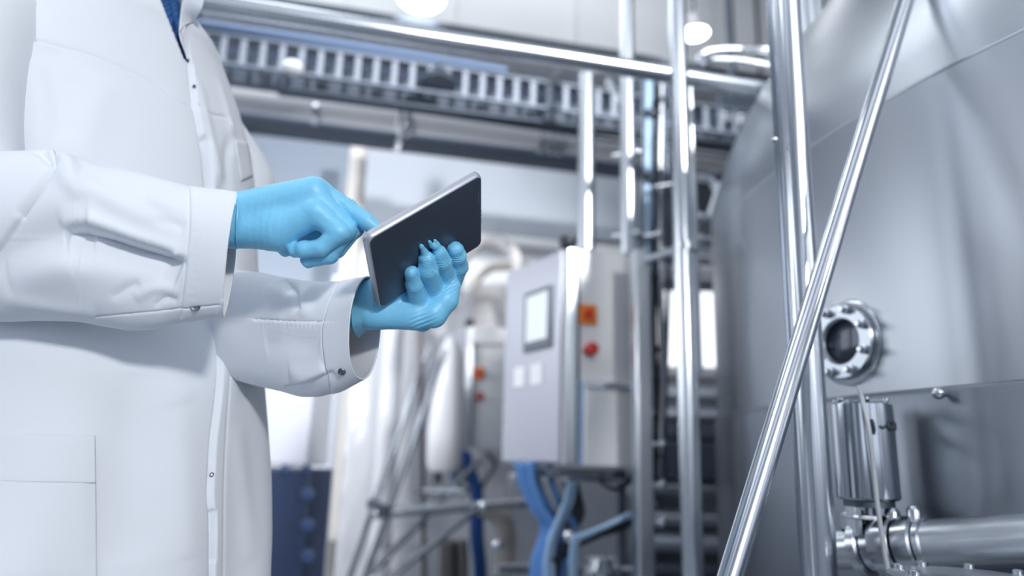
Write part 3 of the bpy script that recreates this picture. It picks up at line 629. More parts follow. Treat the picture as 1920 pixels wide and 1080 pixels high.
# front posts
g = G(); p = PY(1466, -120, 1.27); q = PY(1551, 1250, 1.27); g.tube(p, q, .0262, 48)
po = g.obj('support_post', mat('post_steel', 'cdd2d8', .2, 1)); tag(po, 'thick polished steel post in front of the tank', 'post')
s = PY(1452, 262, 1.245); G().ball(s, .006).obj('rivet', STEEL, po)
g = G(); g.tube(PD(1716, -60, 1.47), PD(1342, 1170, .93), .0165, 48)
tag(g.obj('diagonal_brace', mat('post_steel', '')), 'slim polished steel tube slanting across the thick post', 'brace')
g = G(); p = PY(1440, -120, 1.33); q = PY(1524, 1250, 1.33); g.tube(p, q, .012, 24)
tag(g.obj('side_rod', mat('rod_steel', '8d96a2', .2, 1)), 'thin darker rod right behind the left edge of the thick post', 'rod')

# ------------------------------------------------------------------ implicit surfaces (soft unions of tapered limbs, meshed by surface nets)
def smin(a, b, k): 
    h = np.clip(.5 + .5 * (b - a) / k, 0, 1); return b * (1 - h) + a * h - k * h * (1 - h)
def limb(p, a, b, ra, rb):
    a = np.asarray(a, float); b = np.asarray(b, float); ab = b - a
    t = np.clip(((p - a) @ ab) / (ab @ ab + 1e-12), 0, 1); return np.linalg.norm(p - a - t[:, None] * ab, axis=1) - (ra + (rb - ra) * t)
def ellip(p, c, rx, ry, rz, R=None):
    q = p - np.asarray(c, float)
    if R is not None: q = q @ R
    k0 = np.linalg.norm(q / (rx, ry, rz), axis=1); k1 = np.linalg.norm(q / (rx * rx, ry * ry, rz * rz), axis=1); return k0 * (k0 - 1) / (k1 + 1e-9)
def surface(func, lo, hi, h):
    lo = np.asarray(lo, float); n = np.ceil((np.asarray(hi) - lo) / h).astype(int) + 1
    ax = [lo[i] + h * np.arange(n[i]) for i in range(3)]; Fv = np.empty(n, np.float32)
    step = max(1, int(3e5 // (n[1] * n[2])))
    for i in range(0, n[0], step):
        g = np.stack(np.meshgrid(ax[0][i:i + step], ax[1], ax[2], indexing='ij'), -1).reshape(-1, 3); Fv[i:i + step] = func(g).reshape(-1, n[1], n[2])
    s = Fv < 0; m = n - 1; cnt = np.zeros(m); acc = np.zeros((*m, 3)); I = np.stack(np.meshgrid(*[np.arange(q) for q in m], indexing='ij'), -1).astype(float)
    def sl(o): return tuple(slice(o[k], o[k] + m[k]) for k in range(3))
    for d in range(3):
        for a in (0, 1):
            for b in (0, 1):
                o = [0, 0, 0]; oo = [k for k in range(3) if k != d]; o[oo[0]] = a; o[oo[1]] = b; o1 = list(o); o1[d] = 1
                f0, f1 = Fv[sl(o)], Fv[sl(o1)]; c = s[sl(o)] != s[sl(o1)]; t = np.where(c, f0 / (f0 - f1 + 1e-20), 0)
                q = np.zeros((*m, 3)); q[..., d] = t; q[..., oo[0]] = a; q[..., oo[1]] = b; acc += q * c[..., None]; cnt += c
    act = cnt > 0; idx = -np.ones(m, int); idx[act] = np.arange(act.sum()); V = (I[act] + acc[act] / cnt[act][:, None]) * h + lo; faces = []
    for d in range(3):
        e, g_ = [k for k in range(3) if k != d]
        A = [slice(1, m[k]) for k in range(3)]; A[d] = slice(0, m[d])
        B = list(A); B[d] = slice(1, m[d] + 1); c = s[tuple(A)] != s[tuple(B)]; w0 = np.argwhere(c); w0[:, e] += 1; w0[:, g_] += 1
        sg = s[tuple(w0.T)]
        def gi(de, dg): q = w0.copy(); q[:, e] -= de; q[:, g_] -= dg; return idx[tuple(q.T)]
        q = np.stack([gi(0, 0), gi(1, 0), gi(1, 1), gi(0, 1)], 1); flip = sg if d != 1 else ~sg; q[flip] = q[flip][:, ::-1]; faces.append(q)
    fc = np.concatenate(faces); fc = fc[(fc >= 0).all(1)][:, ::-1]
    return V, fc
def organic(name, func, lo, hi, h, m, parent, relax=2):
    V, fc = surface(func, lo, hi, h); g = G(); g.v = [V]; g.f = [tuple(int(i) for i in q) for q in fc]; g.n = len(V)
    o = g.obj(name, m, parent, sharp=0)
    if relax: q = o.modifiers.new('relax', 'SMOOTH'); q.factor = .5; q.iterations = relax
    return o
_nd = RNG.normal(0, 1, (14, 3)); _np = RNG.uniform(0, 6.28, 14)
def wav(p, s): 
    o = np.zeros(len(p))
    for k in range(14): o += np.sin(p @ (_nd[k] * s) + _np[k])
    return o / 14 ** .5

# ------------------------------------------------------------------ cloth shaping: push a surface along lines seen on it
def normals(A):            # (m,n,3) grid
    du = np.gradient(A, axis=0); dv = np.gradient(A, axis=1); n = np.cross(du, dv); return n / (np.linalg.norm(n, axis=-1, keepdims=True) + 1e-12)
def bvh_of(A):
    m, n = A.shape[:2]; st = 2; B = A[::st, ::st]; mm, nn = B.shape[:2]
    return BVHTree.FromPolygons([Vector(v) for v in B.reshape(-1, 3)], [(i * nn + j, i * nn + j + 1, (i + 1) * nn + j + 1, (i + 1) * nn + j) for i in range(mm - 1) for j in range(nn - 1)])
def hit(bvh, px, py):
    d = Vector(D_(px, py)).normalized(); h = bvh.ray_cast(Vector(CAM), d); return None if h[0] is None else np.array(h[0])
def on_cloth(bvh, line, res=6):
    pts = catmull([np.array([x, y, 0.]) for x, y in line], res); out = [hit(bvh, p[0], p[1]) for p in pts]; return np.array([o for o in out if o is not None])
def shape_cloth(A, Nn, bvh, feats):
    V = A.reshape(-1, 3); Nf = Nn.reshape(-1, 3); D = np.zeros(len(V)); D1 = np.zeros(len(V)); facing = ((CAM - V) * Nf).sum(1) > 0
    for f in feats:
        kind, line, h, w_ = f[:4]; L = on_cloth(bvh, line)
        if len(L) < 2: continue
        R0 = 5 * w_ if kind != 'fold' else 4 * w_
        sel = np.where(facing & (V > L.min(0) - R0).all(1) & (V < L.max(0) + R0).all(1))[0]
        if not len(sel): continue
        P = V[sel]; best = np.full(len(P), 1e9); tb = np.zeros(len(P)); sd = np.zeros(len(P)); ns = len(L) - 1
        for i in range(ns):
            a, b = L[i], L[i + 1]; ab = b - a; t = np.clip((P - a) @ ab / (ab @ ab + 1e-12), 0, 1); q = P - a - t[:, None] * ab; d = np.linalg.norm(q, axis=1)
            c = np.cross(ab / (np.linalg.norm(ab) + 1e-9), Nf[sel]); sgn = np.sign((q * c).sum(1)); up = d < best
            best[up] = d[up]; tb[up] = (i + t[up]) / ns; sd[up] = sgn[up]
        env = np.clip(np.sin(np.pi * np.clip(tb, 0, 1)), 0, 1) ** .4 if kind in ('soft', 'fold') else 1.0
        ds = best * sd
        if kind == 'soft': D1[sel] += env * h * np.exp(-(best / w_) ** 2)
        elif kind == 'seam': D[sel] += env * h * np.exp(-(best / w_) ** 2)
        elif kind == 'step': D[sel] += h * np.tanh(ds / .0012) * np.exp(-best / w_)
        elif kind == 'fold': D1[sel] += env * np.where(ds > 0, -h * np.exp(-(best / w_) ** 1.3) * np.clip(ds / .004, 0, 1), .25 * h * np.exp(-(best / (w_ * .5)) ** 2))
    M = D1.reshape(A.shape[:2])
    for _ in range(4):
        for ax in (0, 1): Q = np.pad(M, [(1, 1) if k == ax else (0, 0) for k in (0, 1)], mode='edge'); M = (Q[:-2] + 2 * Q[1:-1] + Q[2:]) / 4 if ax == 0 else (Q[:, :-2] + 2 * Q[:, 1:-1] + Q[:, 2:]) / 4
    return (V + Nf * (D + M.ravel())[:, None]).reshape(A.shape)
def smoothed(x, xs, ys, k=9):
    y = np.interp(x, xs, ys); ker = np.hanning(2 * k + 3)[1:-1]; ker /= ker.sum(); return np.convolve(np.pad(y, k, mode='edge' if False else 'reflect', reflect_type='odd'), ker, 'valid')

PERSON_AT = np.array([-.66, 1.17])
person = thing('person', 'person in a white lab coat and blue gloves pointing at the tablet they hold', 'person', (PERSON_AT[0], PERSON_AT[1], 0))
PH = R_(40); fw = np.array([math.cos(PH), -math.sin(PH), 0]); lf = np.array([math.sin(PH), math.cos(PH), 0])
SIL = [(-300, 330), (-150, 340), (-60, 345), (0, 352), (40, 366), (100, 408), (170, 433), (220, 450), (290, 470), (350, 478), (450, 480), (520, 484), (650, 491), (800, 500), (900, 506), (1000, 509), (1080, 508), (1500, 514)]
NZ = 640; zs = np.linspace(1.67, .40, NZ)
ZK = [.40, .7, .9, 1.1, 1.25, 1.42, 1.50, 1.55, 1.59, 1.63, 1.67]
ra_ = smoothed(zs[::-1], ZK, [.30, .27, .25, .235, .235, .235, .225, .195, .14, .09, .075], 12)[::-1]
rb_ = smoothed(zs[::-1], ZK, [.25, .22, .20, .18, .18, .168, .155, .135, .115, .085, .078], 12)[::-1]
th = np.concatenate([np.linspace(R_(-118), R_(80), 400), np.linspace(R_(80), R_(242), 70)[1:]])
def spow(x, e): return np.sign(x) * np.abs(x) ** e
cen = np.zeros((NZ, 3)); cen[:, 0] = PERSON_AT[0]; cen[:, 1] = PERSON_AT[1]; cen[:, 2] = zs
cosr, sinr = spow(np.cos(th), .9), spow(np.sin(th), .9)
def torso(scale_off=0.0):
    return cen[:, None, :] + fw * ((rb_ - scale_off)[:, None, None] * cosr[None, :, None]) + lf * ((ra_ - scale_off)[:, None, None] * sinr[None, :, None])
def projA(A):
    q = A - CAM; z = q @ cf; return 960 + F * (q @ cr) / z, 540 - F * (q @ cu) / z, z
for it in range(3):
    A = torso(); X, Y, Zd = projA(A); k = X.argmax(1); i = np.arange(NZ)
    tg = np.interp(Y[i, k], [s[0] for s in SIL], [s[1] for s in SIL]); sh = (tg - X[i, k]) * Zd[i, k] / F
    ker = np.ones(15) / 15; sh = np.convolve(np.pad(sh, 7, mode='edge'), ker, 'valid'); cen[:, 0] += sh
c_z = lambda z: cen[np.argmin(abs(zs - z))]
A = torso(); Nn = normals(A)
if (Nn[200, 200] @ (CAM - A[200, 200])) < 0: Nn = -Nn
# wide loose folds
lowm = np.clip((1.0 - zs) / .5, 0, 1)[:, None]
A = A + Nn * ((.010 * lowm * np.sin(th * 9 + 1.2 * np.sin(zs * 5)[:, None] + 1.0))[..., None]) + Nn * (.0022 * wav(A.reshape(-1, 3), 9).reshape(NZ, -1))[..., None]
bt = bvh_of(A)
feats = [
    ('step', [(-20, 70), (0, 71), (60, 74), (110, 85), (180, 105), (240, 130), (295, 158), (330, 185), (361, 200)], .003, .012), ('seam', [(-20, 70), (0, 71), (60, 74), (110, 85), (180, 105), (240, 130), (295, 158), (330, 185), (361, 200)], -.007, .003),
    ('seam', [(374, 198), (388, 211), (405, 216), (423, 220), (431, 232)], -.004, .0024),
    ('seam', [(26, 80), (31, 150), (34, 220), (31, 300)], -.007, .004), ('soft', [(60, 110), (75, 200), (70, 290)], .006, .02), ('soft', [(95, 90), (105, 170), (130, 260)], -.005, .018), ('soft', [(200, 150), (170, 230), (150, 300)], .004, .022),
    ('step', [(357, 120), (361, 160), (366, 200), (375, 245), (385, 290), (392, 345)], -.0032, .02), ('seam', [(357, 120), (361, 160), (366, 200), (375, 245), (385, 290), (392, 345)], -.007, .003),
    ('seam', [(384, 262), (389, 300), (394, 350)], -.013, .006), ('soft', [(372, 150), (388, 230), (405, 300), (412, 350)], .004, .010),
    ('step', [(407, 585), (411, 640), (413, 700), (408, 760), (400, 820), (397, 870), (394, 930), (398, 980), (398, 1120)], -.0032, .02), ('seam', [(407, 585), (411, 640), (413, 700), (408, 760), (400, 820), (397, 870), (394, 930), (398, 980), (398, 1120)], -.007, .003),
    ('seam', [(400, 960), (401, 1000), (400, 1050)], -.009, .0028), ('seam', [(428, 600), (431, 690), (425, 790), (420, 900), (418, 1080)], -.0016, .0024),
    ('soft', [(235, 560), (300, 640), (330, 760)], .005, .03), ('soft', [(450, 560), (455, 660), (462, 760)], -.006, .02), ('soft', [(415, 330), (425, 450), (430, 560)], -.006, .016),
    ('soft', [(250, 700), (240, 850), (250, 1050)], -.006, .03), ('soft', [(340, 720), (335, 850), (350, 1050)], .005, .025), ('soft', [(445, 800), (455, 900), (470, 1050)], .004, .02),
    ('soft', [(410, 150), (432, 230), (440, 300)], .004, .012), ('soft', [(440, 250), (425, 290), (428, 350)], -.004, .010),
]
A2 = shape_cloth(A, Nn, bt, feats)
X, Y, Zd = projA(A2); facing = ((CAM - A2) * Nn).sum(-1) > 0
VN = [(240, -260), (296, -12), (344, 110), (358, 126), (352, 104), (343, 72), (337, 42), (345, 18), (362, -12), (372, -260)]
def inside(poly, X, Y):
    r = np.zeros(X.shape, bool); n = len(poly)
    for i in range(n):
        x1, y1 = poly[i]; x2, y2 = poly[(i + 1) % n]; c = ((y1 > Y) != (y2 > Y)) & (X < (x2 - x1) * (Y - y1) / (y2 - y1 + 1e-9) + x1); r ^= c
    return r
cut = inside(VN, X, Y) & facing
m_, n_ = A2.shape[:2]
g = G(); fl = [(i * n_ + j, i * n_ + (j + 1) % n_, (i + 1) * n_ + (j + 1) % n_, (i + 1) * n_ + j) for i in range(m_ - 1) for j in range(n_) if not (cut[i, j] and cut[i + 1, (j + 1) % n_])]
g.add(A2.reshape(-1, 3), [q[::-1] for q in fl])
coat = g.obj('lab_coat', CLOTH, person, solid=.0022, sharp=0)
coat.modifiers['thick'].offset = -1
bt2 = bvh_of(A2)

def patch(name, quad, nx, ny, off, m, parent, solid=.0015, bulge=0.0, bv=None, waves=0):
    (x0, y0), (x1, y1), (x2, y2), (x3, y3) = quad; B = np.zeros((ny, nx, 3)); bad = False; bv = bv or bt2
    for i in range(ny):
        t = i / (ny - 1)
        for j in range(nx):
            s = j / (nx - 1); px = (x0 * (1 - s) + x1 * s) * (1 - t) + (x3 * (1 - s) + x2 * s) * t; py = (y0 * (1 - s) + y1 * s) * (1 - t) + (y3 * (1 - s) + y2 * s) * t
            p = hit(bv, px, py)
            if p is None: return None
            e = min(s, 1 - s, t, 1 - t) * 8
            q = D_(px, py); q = q / np.linalg.norm(q); B[i, j] = p - q * (off + bulge * min(1, e) + waves * math.sin(px * .13 + py * .05) * min(1, e))
    g = G().grid(B); return g.obj(name, m, parent, solid=solid, sharp=0)
# hip pocket with its stitched band
pk = patch('hip_pocket', ((-30, 815), (178, 820), (181, 1110), (-30, 1110)), 60, 80, .004, CLOTH, coat, .002, .002)
patch('pocket_hem', ((-30, 812), (178, 817), (179, 906), (-30, 903)), 60, 26, .0065, CLOTH, pk, .0015, .0005)
patch('chest_pocket', ((440, 262), (463, 268), (474, 330), (452, 340)), 12, 16, .002, CLOTH, coat, .0012)
# snaps
SNAP = mat('snap_metal', '7e848d', .35, 1)
def snap(px, py, bv, r, par, name='snap_fastener'):
    q = D_(px, py); q /= np.linalg.norm(q); h = bv.ray_cast(Vector(CAM), Vector(q))
    if h[0] is None: return
    p = np.array(h[0]); q2 = np.array(h[1]); q2 = q2 if q2 @ q < 0 else -q2; q2 = q2 * .75 - q * .25; q2 /= np.linalg.norm(q2)
    G().lathe(p + q2 * (.0016 if r > .0045 else .0008), q2, [(0, r), (.0022, r), (.003, r * .85), (.0026, r * .55), (.0012, r * .5), (.0012, .0001)], 24).obj(name, SNAP, par)
for px, py in ((423, 634), (365, 163), (397, 890)): snap(px, py, bt2, .0042 if px == 423 else .003, coat)
# knitted shirt seen in the neck opening
S = torso(.016)[:260]; NS = normals(S)
g = G(); nn = S.shape[1]; g.add(S.reshape(-1, 3), [(i * nn + j, (i + 1) * nn + j, (i + 1) * nn + (j + 1) % nn, i * nn + (j + 1) % nn) for i in range(259) for j in range(nn)])
shirt = g.obj('knitted_shirt', NAVYKNIT, person, sharp=0)
bs = bvh_of(S)
L = on_cloth(bs, [(320, -10), (328, 30), (336, 62), (348, 100), (356, 118)])
if len(L) > 2: G().ring_tube(list(L - 0.003 * D_(335, 50)), .006, 12).obj('button_band', NAVYKNIT, shirt)
# standing collar with a folded tip
top = cen[np.argmin(abs(zs - 1.60))]
def band(pts_lo, pts_hi, name, th_=.0022):
    lo = np.array(catmull(pts_lo, 10)); hi = np.array(catmull(pts_hi, 10)); K = 10
    B = np.array([lo * (1 - k / K) + hi * k / K + np.array([0, 0, 0]) for k in range(K + 1)]); return G().grid(B).obj(name, CLOTH, coat, solid=th_, sharp=0, subd=1)
def neck(a, r, z): return np.array([top[0], top[1], 0]) + (fw * math.cos(R_(a)) * r * .9 + lf * math.sin(R_(a)) * r) + Z * z
def off(p, d): q = p - CAM; return p - q / np.linalg.norm(q) * d
def CP(px, py, lift=.006, fb=1.262):
    q = hit(bt2, px, py); d = fb if q is None else float((q - CAM) @ cf); return PD(px, py, d - lift)
band([CP(353, 112), CP(345, 72, .008), CP(350, 40, .008)] + [neck(a, .10, 1.60) for a in (60, 100, 140, 180)], [CP(349, 98, .008), CP(337, 58, .012), CP(343, 0, .012)] + [neck(a, .088, 1.67) for a in (60, 100, 140, 180)], 'collar')
band([CP(336, 60, .016), CP(338, 24, .018), CP(347, -15, .018), CP(366, -60, .012)], [CP(344, 50, .014), CP(362, 38, .012, 1.262), CP(380, 14, .010, 1.262), CP(390, -45, .008)], 'collar_tip')
band([neck(-a, .10, 1.60) for a in (180, 140, 100, 60)] + [CP(262, -50, .004), CP(292, -8, .004)], [neck(-a, .088, 1.67) for a in (180, 140, 100, 60)] + [CP(272, -95, .004), CP(296, -22, .004)], 'collar')

# ------------------------------------------------------------------ sleeves
def sleeve(name, st, ns, na, feats, parent, fold_noise=.0025, endw=None):
    """st rows: x-centre, y-centre, half height (px), centre depth, half depth (m), lean of top against bottom (px), near side shift (px)"""
    st = np.array(st, float); t0 = np.arange(len(st)); t = np.linspace(0, len(st) - 1, ns)
    C = np.stack([smoothed(t, t0, st[:, k], max(2, ns // (len(st) * 3))) for k in range(7)], 1); al = np.linspace(0, 2 * math.pi, na, endpoint=False); B = np.zeros((ns, na, 3))
    for i in range(ns):
        xc, yc, hh, dc, hd, lean, near = C[i]
        sn, cs = np.sin(al), np.cos(al); px = xc + lean * sn - near * cs; py = yc - hh * spow(sn, .92); dd = dc - hd * spow(cs, .92)
        B[i] = CAM + dd[:, None] * (cf + ((px - 960) / F)[:, None] * cr - ((py - 540) / F)[:, None] * cu)
    Bc = np.concatenate([B[:, -1:], B, B[:, :1]], 1); N2 = normals(Bc)[:, 1:-1]
    ctr = B.mean(1, keepdims=True)
    if ((B - ctr) * N2).sum() < 0: N2 = -N2
    B = B + N2 * (fold_noise * wav(B.reshape(-1, 3), 26).reshape(ns, na))[..., None]
    Bw = np.concatenate([B, B[:, :1]], 1); N3 = np.concatenate([N2, N2[:, :1]], 1); bv = bvh_of(Bw)
    B = shape_cloth(Bw, N3, bv, feats)[:, :-1]
    g = G(); g.add(B.reshape(-1, 3), [(i * na + j, i * na + (j + 1) % na, (i + 1) * na + (j + 1) % na, (i + 1) * na + j) for i in range(ns - 1) for j in range(na)])
    o = g.obj(name, CLOTH, parent, solid=.0022, sharp=0)
    return o, bvh_of(np.concatenate([B, B[:, :1]], 1)), B
# upper right arm of the coat
g = G(); up = catmull([PD(-10, 30, 1.12), PD(-52, 90, 1.06), PD(-78, 200, 1.0), PD(-85, 330, .95), PD(-100, 440, .93)], 16)
rr = smoothed(np.linspace(0, 1, len(up)), [0, .2, .5, .8, 1], [.075, .084, .076, .078, .062], 6); g.ring_tube(up, list(rr), 72)
g.obj('upper_sleeve', CLOTH, coat, sharp=0)
rs, brs, _ = sleeve('forearm_sleeve', [
    (-190, 450, 40, .93, .03, 0, 0), (-160, 450, 95, .93, .055, 0, 0), (-110, 448, 130, .93, .07, 0, 0), (-50, 446, 150, .93, .072, 0, 0), (0, 445, 156, .93, .072, 0, 0), (60, 444, 156, .932, .07, 0, 0),
    (115, 443, 160, .935, .068, 0, 0), (150, 449, 156, .938, .064, 0, 0), (190, 462, 150, .94, .06, 2, 0), (250, 472, 148, .943, .056, 5, 0), (310, 477, 137, .946, .052, 8, 0), (350, 477, 127, .948, .05, 12, 2), (400, 476, 121, .952, .048, 16, 5), (434, 476, 116, .955, .046, 14, 8)],
    420, 300, [
    ('fold', [(110, 426), (150, 420), (200, 434), (260, 455), (310, 470), (350, 486)], .038, .030), ('soft', [(-60, 530), (0, 490), (60, 458), (120, 440), (170, 436)], -.017, .026),
    ('soft', [(10, 520), (100, 500), (200, 505), (300, 510)], .006, .02),
    ('step', [(100, 284), (98, 310), (80, 345), (40, 400), (-10, 462)], .004, .03), ('seam', [(92, 300), (96, 320), (80, 345), (40, 400)], -.006, .004),
    ('soft', [(112, 286), (128, 310), (132, 340), (150, 370)], .008, .010), ('soft', [(75, 288), (90, 296), (100, 312)], -.012, .008), ('soft', [(150, 330), (190, 365), (250, 400), (330, 430)], .005, .014), ('soft', [(160, 330), (230, 345), (300, 360)], -.003, .014),
    ('seam', [(356, 340), (357, 420), (352, 480), (346, 540), (336, 620)], -.0026, .0016), ('step', [(356, 340), (357, 420), (352, 480), (346, 540), (336, 620)], -.0012, .02),
    ('seam', [(180, 592), (250, 587), (300, 583), (334, 578), (412, 570)], -.0022, .0016), ('soft', [(210, 560), (240, 540), (262, 532)], -.004, .006), ('soft', [(255, 560), (290, 540), (335, 545)], .004, .006), ('soft', [(290, 575), (310, 560), (335, 562)], -.004, .004),
    ('soft', [(335, 395), (300, 380), (275, 372)], .003, .008), ('soft', [(348, 430), (325, 420), (290, 415)], -.003, .007), ('soft', [(0, 560), (100, 575), (180, 585)], .004, .012),
    ('seam', [(438, 366), (436, 470), (422, 545), (408, 590)], .0012, .002)] + [('soft', [(352 - k % 2 * 3, 360 + k * 15), (368 + k % 3 * 5, 362 + k * 15)], -.0009, .0016) for k in range(15)], coat, .0026)
snap(367, 574, brs, .0062, rs)
ls, bls, LB = sleeve('forearm_sleeve', [
    (380, 590, 88, 1.20, .06, 0, 0), (440, 605, 98, 1.16, .06, 0, 0), (490, 614, 103, 1.135, .06, 0, 0), (530, 622, 103, 1.11, .058, 0, 3), (565, 631, 105, 1.095, .056, 0, 8), (600, 632, 106, 1.08, .055, 2, 13), (640, 626, 103, 1.062, .053, 4, 20), (684, 612, 93, 1.043, .05, 6, 28)],
    320, 300, [
    ('seam', [(642, 520), (622, 560), (609, 600), (606, 640), (612, 690), (622, 735)], -.0026, .0017), ('step', [(642, 520), (622, 560), (609, 600), (606, 640), (612, 690), (622, 735)], -.001, .02),
    ('seam', [(480, 599), (540, 602), (603, 604)], -.0025, .0018), ('step', [(480, 599), (540, 602), (603, 604)], .0012, .014),
    ('fold', [(520, 514), (545, 528), (562, 545), (570, 580)], .010, .014), ('soft', [(500, 540), (540, 560), (560, 600)], .004, .012), ('soft', [(590, 535), (575, 560), (570, 595)], .005, .010), ('soft', [(545, 700), (580, 705), (610, 690)], .007, .014), ('fold', [(530, 722), (570, 712), (600, 700), (625, 690)], .008, .012),
    ('soft', [(500, 650), (550, 640), (600, 650)], -.004, .02)] + [('soft', [(489 + 8 * k, 604), (490 + 8 * k, 614)], -.0009, .002) for k in range(14)], coat, .0028)
snap(642, 695, bls, .0056, ls)
g = G(); lu = catmull([c_z(1.49) + lf * .17 + Z * -.02, c_z(1.34) + lf * .23, PD(330, 420, 1.35), PD(345, 560, 1.27), PD(385, 592, 1.20)], 12); g.ring_tube(lu, list(np.linspace(.07, .068, len(lu))), 48); g.obj('upper_sleeve', CLOTH, coat, sharp=0)

# ------------------------------------------------------------------ tablet
TL, TRc, BRc, BL = [np.array(q) for q in ([-.182, .864, 1.112], [-.043, .924, 1.230], [-.048, 1.055, 1.164], [-.186, .994, 1.047])]
tc = (TL + TRc + BRc + BL) / 4; tx = TRc - TL; tw = np.linalg.norm(tx); tx /= tw; ty = TL - BL; ty -= tx * (ty @ tx); thh = np.linalg.norm(TL - BL); ty /= np.linalg.norm(ty); tn = np.cross(tx, ty)
if tn @ (CAM - tc) < 0: tn = -tn              # tn: out of the back, towards the camera
tb = thing('tablet_computer', 'slim dark grey tablet seen from its back, held up in two gloved hands', 'tablet', tc)
def rrect(wd, hg, r, n=8):
    out = []
    for cx, cy, a0 in ((wd / 2 - r, hg / 2 - r, 0), (-wd / 2 + r, hg / 2 - r, 90), (-wd / 2 + r, -hg / 2 + r, 180), (wd / 2 - r, -hg / 2 + r, 270)):
        for k in range(n + 1): a = R_(a0 + 90 * k / n); out.append((cx + r * math.cos(a), cy + r * math.sin(a)))
    return out
def layers(ls_):     # (inset, height)
    g = G(); V = []; K = None
    for ins, hgt in ls_:
        R = rrect(tw - 2 * ins, thh - 2 * ins, .011 - ins * .6); K = len(R); V += [tc + tx * a + ty * b + tn * hgt for a, b in R]
    n = len(ls_); Fc = [(i * K + k, i * K + (k + 1) % K, (i + 1) * K + (k + 1) % K, (i + 1) * K + k) for i in range(n - 1) for k in range(K)]; Fc += [tuple(range(K))[::-1], tuple(range((n - 1) * K, n * K))]; return g.add(V, Fc)
layers([(.0008, -.0122), (.0, -.0112), (0, -.007), (.0006, -.004), (.0018, -.0017), (.0034, -.0003)]).obj('rim', TABE, tb, sharp=60)
layers([(.0030, -.0006), (.0034, -.0001), (.0042, 0)]).obj('back_cover', TABB, tb, sharp=60)
layers([(.0035, -.0128), (.003, -.0124), (.003, -.0121)]).obj('screen', SCREEN, tb)
for k in range(4): G().box(tc + tx * (tw / 2) - ty * (thh * (.02 + .055 * k)) - tn * .005, tx * .0008, ty * .0022, tn * .0015).obj('side_button', TABE, tb, bevel=.0004)
G().box(tc + tx * (tw / 2 - .008) + ty * thh * .2, tx * .0012, ty * .014, tn * .0002).obj('back_strip', mat('back_mark', '6d7786', .35, .6), tb)
def tab_depth(px, py):
    q = D_(px, py); return ((tc - CAM) @ tn) / (q @ tn)

# ------------------------------------------------------------------ gloved hands
def bones(spec): return [(PD(a[0], a[1], a[2]), PD(b[0], b[1], b[2]), ra, rb) for a, b, ra, rb in spec]
def chain(p, pts, rad, k=.004, wr=.0006, ph=0.0):
    P = [PD(*q) for q in pts]; d = None; L = 0
    for i in range(len(P) - 1):
        e = limb(p, P[i], P[i + 1], rad[i], rad[i + 1]); d = e if d is None else smin(d, e, k)
    if wr:
        near = d < .006; q = p[near]; add = np.zeros(len(q)); wob = wav(q, 110) * .5; wv2 = wav(q + .3, 75)
        for i in range(len(P) - 1):
            ab = P[i + 1] - P[i]; ln = np.linalg.norm(ab); u = ab / ln; s = (q - P[i]) @ u
            for J, sgn in ((0, 1), (ln, 1)):
                add += np.exp(-((s - J) / .010) ** 2) * np.exp(-(np.linalg.norm(q - P[i] - u * J, axis=1) / .022) ** 2) * np.sin((s - J) * (1500 + 260 * i) + wob * 4.5 + ph * 2 + i) * np.clip(.55 + .7 * wv2, 0, 1.3)
        d = d.copy(); d[near] += wr * add + .0003 * wav(q, 240) + (.0011 if wr else 0) * wav(q + .7, 300) * np.exp(-(np.linalg.norm(q - P[-1], axis=1) / (rad[-1] * 1.15)) ** 2)
    return d
DR = .955
def hand_right(p):
    k_ = .012
    d = None
    for a, b, ra, rb in bones([((425, 402, DR), (588, 361.5, DR + .004), .0262, .0222), ((425, 429, DR), (520, 431, DR), .0258, .0265), ((520, 428, DR), (590, 402, DR - .006), .0265, .020), ((560, 400, DR + .012), (596, 372, DR + .012), .02, .018)]):
        e = limb(p, a, b, ra, rb); d = e if d is None else smin(d, e, k_)
    idx = chain(p, [(590, 355, DR + .012), (652, 391, DR + .012), (688, 416, DR + .008), (716, 437, DR + .006)], [.0165, .0128, .0112, .0095], .004, .0005)
    fil = chain(p, [(560, 425, DR + .022), (600, 440, DR + .022)], [.02, .018], .004, 0)
    mid = chain(p, [(596, 366, DR + .010), (664, 429, DR + .018), (632, 468, DR + .014), (598, 484, DR + .012)], [.018, .0125, .0115, .0100])
    rng_ = chain(p, [(599, 380, DR), (648, 430, DR - .002), (618, 478, DR + .004), (577, 489, DR + .006)], [.019, .0140, .0118, .0102], ph=1)
    pky = chain(p, [(594, 398, DR - .008), (636, 436, DR - .012), (604, 464, DR - .013), (570, 468, DR - .010), (552, 470, DR - .006)], [.019, .0145, .0115, .0108, .0090], ph=2)
    thb = chain(p, [(505, 425, DR + .024), (560, 445, DR + .024), (552, 462, DR + .014), (536, 468, DR + .010)], [.022, .0165, .0125, .0095], ph=3)
    f = smin(idx, mid, .0012); f = smin(f, fil, .001); f = smin(f, rng_, .0012); f = smin(f, pky, .0010); f = smin(f, thb, .0008)
    d = smin(d, f, .0055)
    near = np.abs(d) < .005; q = p[near]; d = d.copy()
    d[near] += .00035 * wav(q, 90) + .00012 * np.sin(q @ (cr * 700) + 3 * wav(q, 30)) * np.exp(-((projq(q)[0] - 500) / 45) ** 2)
    # crease behind the little finger knuckle
    c = limb(q, PD(592, 402, DR - .032), PD(582, 428, DR - .034), .0004, .0004); d[near] += .0022 * np.exp(-(np.maximum(c, 0) / .003) ** 2)
    return d
def projq(q):
    z = (q - CAM) @ cf; return 960 + F * ((q - CAM) @ cr) / z, 540 - F * ((q - CAM) @ cu) / z
o1, o2 = PD(415, 540, DR - .05), PD(735, 300, DR + .05)
